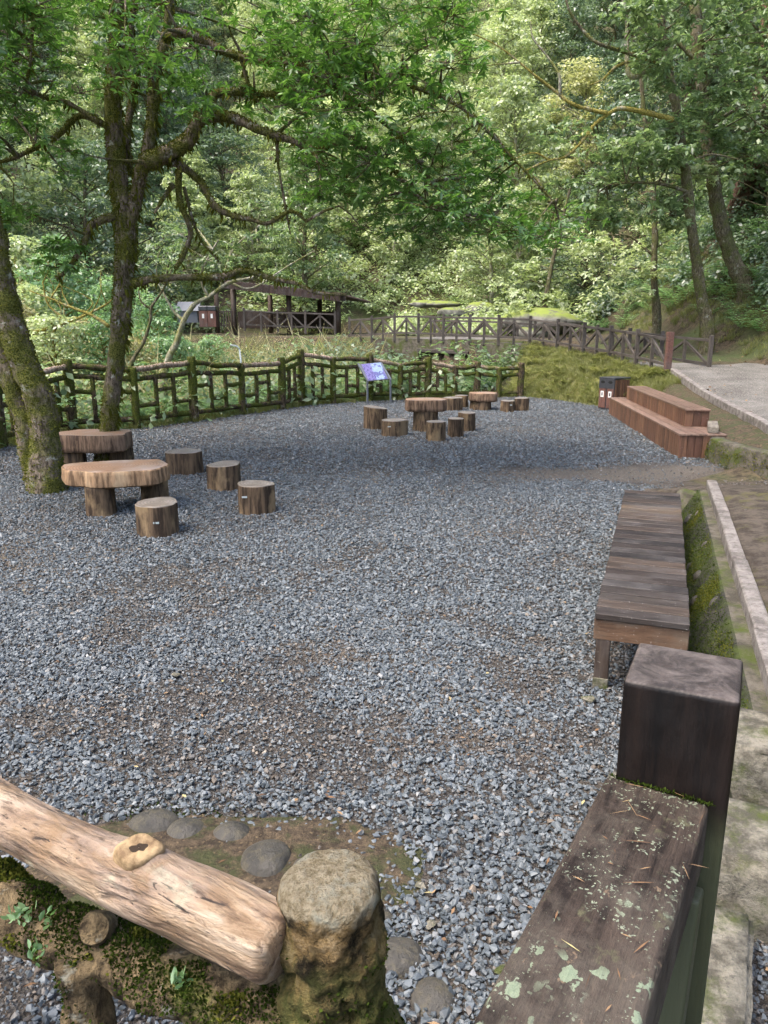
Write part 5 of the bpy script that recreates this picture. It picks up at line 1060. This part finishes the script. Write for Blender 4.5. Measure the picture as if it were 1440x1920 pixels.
for k, (pp, lab) in enumerate([([(205, 612), (170, 590), (130, 575), (95, 560), (55, 545)], 'yellowish mossy branch slanting through the pale thicket'), ([(60, 625), (110, 610), (150, 595), (200, 570), (225, 545)], 'pale dead branch low in the thicket behind the leaning tree'), ([(140, 640), (120, 600), (90, 570), (80, 530)], 'bent pale sapling in the thicket behind the fence')]):
    b = at(*pp[0], 18.5 + k); q = [np.array(at(*p, 18.5 + k)) - b for p in pp]; o = thing('fallen_branch', lab, 'branch', tuple(b)); tube('limb', q, np.linspace(.05, .015, len(q)), MAT['bark_gold'], o, seg=7, sub=24, namp=.012, nfreq=6, seed=k)
    for j in (1, 2, 3):
        tube('twig', [q[j], q[j] + [RNG.uniform(-.3, .3), RNG.uniform(-.3, .3), .4], q[j] + [RNG.uniform(-.6, .6), RNG.uniform(-.4, .4), .8]], [.018, .012, .005], MAT['bark_gold'], o, seg=5, sub=8)
# trees standing on the right-hand slope
def pad(*poly): return list(poly)
px_tree('forest_tree', 'tall slim mossy tree on the fern slope with golden lichen branches', at(1322, 612, 23.5), [(lift([(1326, 622), (1316, 560), (1306, 490), (1296, 420), (1290, 360), (1282, 300), (1272, 230), (1256, 140), (1240, 40), (1230, -80)], 23.5), .165, .10)],
        [(lift([(1262, 225), (1220, 214), (1180, 205), (1150, 210), (1120, 235), (1090, 270), (1065, 292), (1030, 300), (980, 322)], 22.2), .075, .02, 'bark_gold'), (lift([(1138, 212), (1105, 200), (1070, 190), (1040, 170), (1005, 140), (975, 117), (930, 90), (880, 60)], 22.2), .055, .012, 'bark_gold'), (lift([(1050, 178), (1052, 140), (1022, 105), (1002, 70), (995, 40)], 22.2), .04, .012, 'bark_pale'),
         (lift([(1262, 130), (1235, 115), (1200, 112), (1160, 122), (1130, 147), (1105, 160)], 22.6), .06, .015, 'bark_gold'), (lift([(1250, 110), (1185, 145), (1177, 90), (1175, 45), (1165, -30)], 22.8), .07, .05, 'bark_pale'), (lift([(1200, 105), (1160, 95), (1120, 80), (1085, 55), (1065, 15), (1058, -40)], 22.4), .05, .03), (lift([(975, 117), (940, 122), (890, 125)], 22.2), .025, .01, 'bark_pale'), (lift([(1030, 300), (1000, 285), (960, 300)], 22.2), .03, .01, 'bark_gold'), (lift([(1290, 360), (1240, 340), (1180, 345), (1120, 350)], 22.4), .05, .015), (lift([(1284, 310), (1330, 290), (1390, 300)], 23), .05, .015)],
        [(pad((1060, 235), (1260, 225), (1280, 300), (1230, 350), (1080, 330)), 22, (21.5, 24.5), (.5, 1.0), .3), (pad((1040, 330), (1300, 320), (1310, 400), (1200, 450), (1060, 420)), 20, (21.5, 25), (.5, .95), .28), (pad((1170, -60), (1330, -60), (1340, 120), (1260, 190), (1180, 100)), 22, (21.5, 25), (.5, 1.0), .35)], 'bark_far', 'leaf_mid', L=.17, nw=26, nl=6, seed=31, moss=5000, hw=.24)
px_tree('forest_tree', 'thick dark trunk behind the slim tree on the fern slope', at(1385, 520, 26), [(lift([(1400, 545), (1375, 490), (1352, 420), (1338, 345), (1328, 270), (1318, 180), (1308, 80), (1300, -60)], 26), .25, .16)],
        [(lift([(1335, 330), (1290, 280), (1230, 260)], 26), .09, .02), (lift([(1325, 240), (1380, 200), (1440, 190)], 26), .09, .02), (lift([(1312, 120), (1250, 60), (1190, 40)], 26), .08, .02)], [(pad((1290, -60), (1500, -60), (1500, 180), (1400, 240), (1300, 190)), 26, (22, 27), (.6, 1.1), .35), (pad((1280, 180), (1500, 200), (1500, 300), (1400, 330), (1260, 290)), 16, (23, 27), (.5, 1.0), .3)], 'bark_far', 'leaf_mid', L=.17, nw=26, nl=6, seed=32, moss=4000, hw=.24)
px_tree('cedar_tree', 'reddish cedar trunk with flared root on the slope edge', at(1400, 345, 32), [(lift([(1392, 372), (1402, 335), (1418, 280), (1430, 180), (1440, 80), (1448, -60)], 32), .34, .30)], [(lift([(1400, 335), (1388, 350), (1378, 372), (1365, 395)], 31.6), .2, .1), (lift([(1410, 330), (1425, 350), (1440, 380)], 31.6), .16, .08)], [(pad((1370, 100), (1500, 60), (1500, 320), (1400, 300)), 8, (30, 33), (.5, .9), .35), (pad((1400, 210), (1440, 210), (1440, 300), (1390, 300)), 5, (29.5, 31), (.4, .7), .5)], 'bark_red', 'leaf_teal', L=.16, nw=24, nl=6, seed=33, hw=.2)
px_tree('slender_tree', 'slender pale-leaved tree between the golden branches and the road fence', at(1225, 560, 27), [(lift([(1232, 600), (1226, 520), (1228, 430), (1222, 330), (1210, 240), (1200, 120)], 27), .12, .06)], [(lift([(1226, 480), (1180, 450), (1150, 440)], 27), .05, .015), (lift([(1226, 400), (1270, 370), (1300, 360)], 27), .05, .015)], [(pad((1080, 430), (1280, 400), (1290, 500), (1200, 560), (1090, 530)), 20, (26, 29), (.5, 1.0), .35), (pad((1240, 320), (1330, 315), (1320, 350), (1240, 360)), 7, (25, 26), (.5, .9), .22)], 'bark_far', 'leaf_pale', L=.17, nw=24, nl=6, seed=34, hw=.24)
px_tree('slender_tree', 'thin leaning trunk at the edge of the slope beside the trail', at(1030, 560, 34), [(lift([(1020, 590), (1030, 520), (1050, 430), (1075, 330)], 34), .11, .05)], [], [(pad((930, 470), (1100, 450), (1120, 560), (960, 580)), 18, (33, 37), (.6, 1.1), .4)], 'bark_far', 'leaf_pale', L=.2, nw=24, nl=6, seed=35, hw=.24)

# ------------------------------------------------------------------ forest on the slopes
def proto_tree(seed, h, rad, npad, nleaf, L, leaf, bark, low=.22, flat=.4):
    rng = np.random.default_rng(seed); root = thing('forest_tree', 'x', 'tree'); lean = rng.normal(0, .05, 2)
    P = np.array([[lean[0] * h * t + .12 * math.sin(t * 7 + seed), lean[1] * h * t, h * t * .93 - .3] for t in np.linspace(0, 1, 7)]); V, F, _ = tubeVF(P, np.linspace(.17, .04, 7) * h / 8, seg=9, sub=22, namp=.05, nfreq=2, seed=seed); MBk = MB(); MBk.add(V, F)
    C = []; RX = []; RZ = []
    for k in range(npad):
        t = low + (1 - low) * (k + .5) / npad; rr = rad * (math.sin(math.pi * min(1, (t - low) / (1 - low) * .72 + .26)) ** .7) * rng.uniform(.25, 1.0); a = k * 2.4 + rng.uniform(-.6, .6)
        c = np.array([math.cos(a) * rr, math.sin(a) * rr, h * t]) + [lean[0] * h * t, lean[1] * h * t, 0]; C.append(c); r = rng.uniform(.55, 1.05) * rad * .42; RX.append(r); RZ.append(r * flat * rng.uniform(.8, 1.4))
        base = np.array([lean[0] * h * t, lean[1] * h * t, max(.5, h * t - rr * .5)]); V, F, _ = tubeVF([base, (base + c) / 2 + [0, 0, .1], c], [.045, .03, .012], seg=5, sub=8, namp=.03, nfreq=3, seed=seed + k, cap=False); MBk.add(V, F)
    MBk.build('trunk', MAT[bark], root, True)
    n = nleaf // npad; Ps = []; Ns = []
    for c, a, b_ in zip(C, RX, RZ):
        u = rdir(n, rng); u[:, 2] = np.where(rng.random(n) < .68, np.abs(u[:, 2]), u[:, 2]); rr = rng.random((n, 1)) ** .3; q = u * rr * [a, a, b_]; q *= (1 + .35 * fbm(u * 2.2 + c, seed, 2))[:, None]; Ps.append(c + q); Ns.append(unit(u * [.5, .5, 1] + rng.normal(0, .45, (n, 3)) + [0, 0, .5]))
    Ps = np.vstack(Ps); Ns = np.vstack(Ns); m = len(Ps); D = np.cross(Ns, rdir(m, rng)); LL = L * rng.uniform(.55, 1.3, m); leaf_mesh('crown', Ps, D, Ns, LL, LL * .3, MAT[leaf], root, hi=False, droop=.1); return root
PROT = {}
def protos(key, n, *a, **k): PROT[key] = [proto_tree(hash_(key) + i, a[0] * (1 + .12 * (i - 1)), *a[1:], **k) for i in range(n)]
def hash_(s): return sum(ord(c) * (i + 3) for i, c in enumerate(s))
protos('mid', 3, 9.0, 2.7, 46, 9500, .21, 'leaf_mid', 'bark_far', low=.10)
protos('pale', 3, 8.5, 2.7, 46, 9500, .21, 'leaf_pale', 'bark_pale', low=.08)
protos('yellow', 2, 8.0, 2.5, 40, 8000, .2, 'leaf_yellow', 'bark_pale', low=.08)
protos('teal', 3, 9.5, 2.9, 46, 9500, .2, 'leaf_teal', 'bark_far', low=.12)
TLAB = {'mid': ('green leafy tree in the forest covering the slopes behind the yard', 'green forest trees'), 'pale': ('pale green leafy tree in the forest on the bright back slope', 'pale forest trees'), 'yellow': ('yellowish leafy tree in the forest on the bright back slope', 'yellowish forest trees'), 'teal': ('dark green leafy tree in the forest on the shaded slopes', 'dark forest trees')}
rng = np.random.default_rng(77); spots = []; used = {k: [False] * len(v) for k, v in PROT.items()}
tries = 0
while len(spots) < 235 and tries < 20000:
    tries += 1; y = 26 + 86 * rng.random() ** 1.1; x = rng.uniform(-1, 1) * (y * .60 + 7)
    if y < 36 and -12 < x < 12.5: continue
    if x < 0 and y < 36 and x > -15: continue
    if -12.5 < x < 1.5 and y < 46.5: continue                 # picnic shelter and its terrace
    if x > 12 and y < 27: continue
    if abs(x - (3.1 + (y - 44) * .1)) < 2.6 and y < 55: continue      # trail
    if 0 < x < 13 and y < 40.5: continue
    dmin = 2.6 + y * .012
    if any((x - a) ** 2 + (y - b) ** 2 < dmin ** 2 for a, b, _ in spots): continue
    f = vn(np.array([[x * .09, y * .07, 3.3]]), 5)[0]
    if -8 < x < 14 and y > 46: kind = 'pale' if f > -.25 else ('yellow' if rng.random() < .5 else 'mid')
    elif x >= 9: kind = 'teal' if f < .1 else 'mid'
    else: kind = 'mid' if f > 0 else ('teal' if rng.random() < .55 else 'pale')
    spots.append((x, y, kind))
for x, y, kind in spots:
    i = int(rng.integers(len(PROT[kind]))); src = PROT[kind][i]
    o = src if not used[kind][i] else copy_tree(src); used[kind][i] = True
    o.location = (x, y, z1(x, y) - .1); o.rotation_euler = (rng.normal(0, .04), rng.normal(0, .04), rng.uniform(0, 6.28)); s = rng.uniform(.75, 1.25); o.scale = (s, s, s * rng.uniform(.85, 1.15)); o['label'], o['group'] = TLAB[kind]
for kind in PROT:
    for i, src in enumerate(PROT[kind]):
        if not used[kind][i]:
            for c in list(src.children): bpy.data.objects.remove(c)
            bpy.data.objects.remove(src)

# tall pale thicket in the hollow behind the two mossy trees
THK = [proto_tree(900 + i, 3.6 + .5 * i, 1.7, 30, 5200, .13, ('leaf_dry', 'leaf_pale', 'fern')[i], 'bark_gold', low=.06, flat=.5) for i in range(3)]
TK = ('tan twiggy bush in the thicket behind the mossy trees', 'pale green bush in the thicket behind the mossy trees', 'soft green feathery bush in the thicket behind the mossy trees'); first = [True] * 3
for k, (px, Y, s) in enumerate([(20, 24, 1.1), (75, 21, .8), (120, 25, 1.1), (165, 22, .85), (215, 27, 1.0), (262, 24, .8), (310, 28, .8), (-40, 21, 1.0), (50, 28, 1.3), (140, 29, 1.25), (250, 30, .9), (345, 25, .55), (400, 27, .5), (-110, 25, 1.3), (30, 19, .6), (110, 18.6, .5), (300, 21.5, .6), (-90, 18, .8), (65, 23, 1.0), (190, 20, .72), (140, 21.5, .9), (290, 24, .85), (0, 20.5, .9), (95, 19.6, .8), (335, 22, .6), (40, 21.5, 1.0), (390, 24.5, .6), (230, 21, .75)]):
    i = (0, 1, 2, 0, 2, 0, 0)[k % 7] if k < 18 else (0, 2, 0, 1, 2)[k % 5]; o = THK[i] if first[i] else copy_tree(THK[i]); first[i] = False; x = at(px, 620, Y)[0]
    o.location = (x, Y, z1(x, Y) - .1); o.rotation_euler = (0, 0, k * 1.7); o.scale = (s, s, s); o.name = 'thicket_bush'; o['category'] = 'bush'; o['label'] = TK[i]; o['group'] = ('tan', 'pale green', 'feathery')[i] + ' thicket bushes'
# ------------------------------------------------------------------ undergrowth
def t_shrub(rng, n=130, L=.16, w=.3):
    u = rdir(n, rng); u[:, 2] = np.abs(u[:, 2]); q = u * rng.random((n, 1)) ** .4 * [.6, .6, .75]; q *= (1 + .4 * fbm(u * 2.5 + rng.uniform(0, 50), 3, 2))[:, None]; N_ = unit(u + [0, 0, .8] + rng.normal(0, .5, (n, 3))); return q + [0, 0, .12], np.cross(N_, rdir(n, rng)), N_, L * rng.uniform(.6, 1.3, n), L * w * rng.uniform(.7, 1.1, n)
def t_fern(rng, fr=9, pn=11):
    P = []; D = []; N_ = []; L = []; W = []
    for k in range(fr):
        a = k * 6.28 / fr + rng.uniform(-.3, .3); d = np.array([math.cos(a), math.sin(a), 0]); s = np.array([-d[1], d[0], 0]); ln = rng.uniform(.45, .75)
        for i in range(2, pn + 2):
            t = i / (pn + 2); p = d * ln * t + np.array([0, 0, .62 * math.sin(t * 2.1) * ln]); pl = .2 * (1 - abs(t - .35) * 1.2) * ln / .6
            for sg_ in (-1, 1): P.append(p); D.append(s * sg_ + d * .45 - np.array([0, 0, .15])); N_.append([0, 0, 1]); L.append(pl); W.append(pl * .17)
    return np.array(P), np.array(D), np.array(N_, float), np.array(L), np.array(W)
def t_grass(rng, n=26, L=.22):
    a = rng.uniform(0, 6.28, n); d = np.stack([np.cos(a) * .5, np.sin(a) * .5, np.full(n, 1.0)], 1) + rng.normal(0, .15, (n, 3)); return rng.normal(0, .05, (n, 3)) * [1, 1, 0], d, rdir(n, rng), L * rng.uniform(.5, 1.3, n), np.full(n, .006)
def t_twigs(rng, n=34):
    a = rng.uniform(0, 6.28, n); d = np.stack([np.cos(a), np.sin(a), rng.uniform(.1, 1.6, n)], 1); p = rng.normal(0, .2, (n, 3)); p[:, 2] = rng.uniform(0, .5, n); return p, d, rdir(n, rng), rng.uniform(.5, 1.2, n), np.full(n, .009)
def scatter(name, label, tmpl, xs, ys, mat, s0, s1, seed, dz=0.0, zf=None, **k):
    rng = np.random.default_rng(seed); tm = [tmpl(np.random.default_rng(seed + i), **k) for i in range(6)]; P = []; D = []; N_ = []; L = []; W = []; T = []
    zs = zg(np.array(xs), np.array(ys)) if zf is None else zf
    for x, y, z in zip(xs, ys, zs):
        p, d, n_, l, w = tm[rng.integers(6)]; a = rng.uniform(0, 6.28); c, s_ = math.cos(a), math.sin(a); Rm = np.array([[c, -s_, 0], [s_, c, 0], [0, 0, 1]]).T; s = rng.uniform(s0, s1); tb_ = rng.random()
        P.append((p * s) @ Rm + [x, y, z + dz]); D.append(d @ Rm); N_.append(n_ @ Rm); L.append(l * s ** .45); W.append(w * s ** .45); T.append(np.clip(tb_ * .5 + rng.random(len(p)) * .5, 0, 1))
    o = leaf_mesh(name, np.vstack(P), np.vstack(D), np.vstack(N_), np.concatenate(L), np.concatenate(W), MAT[mat], tint=np.concatenate(T), hi=False); return tag(o, label, 'undergrowth', kind='stuff')
def area(n, x0, x1, y0, y1, seed, ok):
    r = np.random.default_rng(seed); x = r.uniform(x0, x1, n); y = r.uniform(y0, y1, n); k = ok(x, y); return x[k], y[k]
sdY = lambda x, y: poly_sd(x, y, YARD)
ncul = lambda x, y: ~((x > y * .028) & (x < y * .118) & (y > 24.2))
rav = lambda x, y: ncul(x, y) & (sdY(x, y) > .5) & (y > 10) & (x < np.interp(y, [10, 22, 26], [-5, 2.5, 3.5])) & (y < Yf(x) - .2) & (np.abs(x) < y * .62 + 3)
x, y = area(800, -18, 4, 12, 34, 1, rav); scatter('ferny_undergrowth', 'pale ferny undergrowth filling the hollow beyond the mossy fence', t_fern, x, y, 'fern', 1.0, 2.3, 1)
x, y = area(620, -18, 4, 12, 34, 2, rav); scatter('leafy_undergrowth', 'leafy shrubs in the hollow beyond the mossy fence', t_shrub, x, y, 'leaf_mid', .8, 2.2, 2)
x, y = area(560, -18, -3, 12, 34, 3, lambda x, y: rav(x, y) & (sdY(x, y) > 1.4)); scatter('dry_thicket', 'tan tangle of dry twigs and leaves behind the mossy trees', t_shrub, x, y, 'leaf_dry', 1.2, 2.8, 3, n=200, L=.06)
x, y = area(520, -18, -1, 12, 34, 4, lambda x, y: rav(x, y) & (sdY(x, y) > 1.0)); scatter('bare_twigs', 'bare tan twigs sticking out of the thicket', t_twigs, x, y, 'leaf_dry', 1.2, 3.0, 4)
edge_ = lambda x, y: ncul(x, y) & (y > Yf(x) - 1.6) & (y < Yf(x) - .05) & (x < 4.4)
x, y = area(1500, -16, 4.4, 25, 40, 5, edge_); scatter('terrace_edge_shrubs', 'leafy growth along the terrace edge under the road fence', t_shrub, x, y, 'leaf_mid', .5, 1.1, 5, dz=.2)
slope = lambda x, y: (y > np.where((x > -12.5) & (x < 1.5), 44.5, 38)) & (np.abs(x) < y * .62 + 6) & ~((np.abs(x - (3.1 + (y - 44) * .1)) < .6) & (y < 47))
x, y = area(1700, -46, 46, 38, 66, 6, slope); scatter('slope_undergrowth', 'mixed shrubs covering the back slope below the forest', t_shrub, x, y, 'leaf_pale', 1.0, 2.2, 6, n=110, L=.2)
x, y = area(900, -46, 46, 38, 60, 7, slope); scatter('slope_ferns', 'ferns covering the foot of the back slope', t_fern, x, y, 'fern', 1.2, 2.4, 7, fr=7, pn=8)
rbank = lambda x, y: (x > np.interp(y, [8, 12, 19.5, 23, 30, 40], [8.4, 9.6, 11.0, 10.9, 10.6, 9.5])) & (x < y * .62 + 5)
x, y = area(1500, 8, 30, 10, 42, 8, rbank); scatter('bank_ferns', 'ferns and herbs on the slope right of the road', t_fern, x, y, 'fern', .7, 1.5, 8, fr=8, pn=9)
x, y = area(1100, 8, 30, 12, 42, 9, lambda x, y: rbank(x - .8, y)); scatter('bank_shrubs', 'dark leafy shrubs on the slope right of the road', t_shrub, x, y, 'leaf_teal', .7, 1.7, 9)
x, y = area(2400, 7, 16, 10, 34, 10, lambda x, y: rbank(x + .5, y) & ~rbank(x - 2.5, y)); scatter('bank_grass', 'yellow green grass at the foot of the slope right of the road', t_grass, x, y, 'grass', .8, 1.6, 10)
gapz = lambda x, y: (x > .5) & (x < 9.5) & (y > 35.5) & (y < 41)
x, y = area(260, .5, 9.5, 33.5, 41, 11, lambda x, y: gapz(x, y) & ~(np.abs(x - 2.7) < 1.2)); scatter('roadside_shrubs', 'pale shrubs just behind the road fence', t_shrub, x, y, 'leaf_pale', .6, 1.3, 11)
x, y = area(420, -6, 4, 20, 32, 14, lambda x, y: rav(x, y) & (sdY(x, y) > 1.2)); scatter('dark_hollow_shrubs', 'dark green shrubs between the far fence and the road', t_shrub, x, y, 'leaf_teal', .8, 2.0, 14)
x, y = area(900, .5, 6.5, 39, 56, 15, lambda x, y: np.abs(x - (3.1 + (y - 44) * .1)) < 1.6); scatter('trail_grass', 'yellow grass along the woodland trail', t_grass, x, y, 'grass', 1.2, 2.4, 15, n=14)
# grass and moss on the bank
i = RNG.integers(0, len(BANKV), 6000); r = RNG.normal(0, .09, (6000, 2)); scatter('bank_moss', 'bright yellow green moss and grass on the steep bank below the road fence', t_grass, BANKV[i, 0] + r[:, 0], BANKV[i, 1] + r[:, 1], 'grass', .4, .9, 12, zf=BANKV[i, 2] - .02, n=9, L=.14)
i = RNG.integers(0, len(BANKV), 70); scatter('bank_herbs', 'small ferns and herbs growing in the moss of the steep bank', t_fern, BANKV[i, 0], BANKV[i, 1], 'grass', .25, .55, 16, zf=BANKV[i, 2] - .03, fr=6, pn=7)
# weeds along the foot of the mossy fence, the kerb and the litter slope
k = np.random.default_rng(5); xs = []; ys = []
for a, b in zip(FP[:-1], FP[1:]):
    for _ in range(26): q = a + (b - a) * k.random(); xs.append(q[0] + k.normal(0, .12)); ys.append(q[1] + k.normal(0, .12) + .1)
scatter('fence_foot_grass', 'short grass along the foot of the mossy fence', t_grass, xs, ys, 'grass', .3, .7, 13, zf=np.zeros(len(xs)) - .02)
n = 2200; x = RNG.uniform(5.3, 12.5, n); y = RNG.uniform(8, 26, n); kk = (sdY(x, y) > .1); x, y = x[kk], y[kk]; z = zg(x, y) + .05
kk = RNG.random(len(x)) < np.where((x > np.interp(y, [10, 20], [6.2, 7.8])) & (x < np.interp(y, [10, 20], [8.8, 10.2])), .12, 1); x, y, z = x[kk], y[kk], z[kk]
tag(leaf_mesh('leaf_litter', np.stack([x, y, z], 1), RNG.normal(size=(len(x), 3)) * [1, 1, .25], np.array([[0, 0, 1.]]) + RNG.normal(0, .4, (len(x), 3)), RNG.uniform(.04, .1, len(x)), RNG.uniform(.01, .03, len(x)), MAT['litter'], hi=False), 'brown fallen leaves on the slope beside the road', 'leaf litter', kind='stuff')
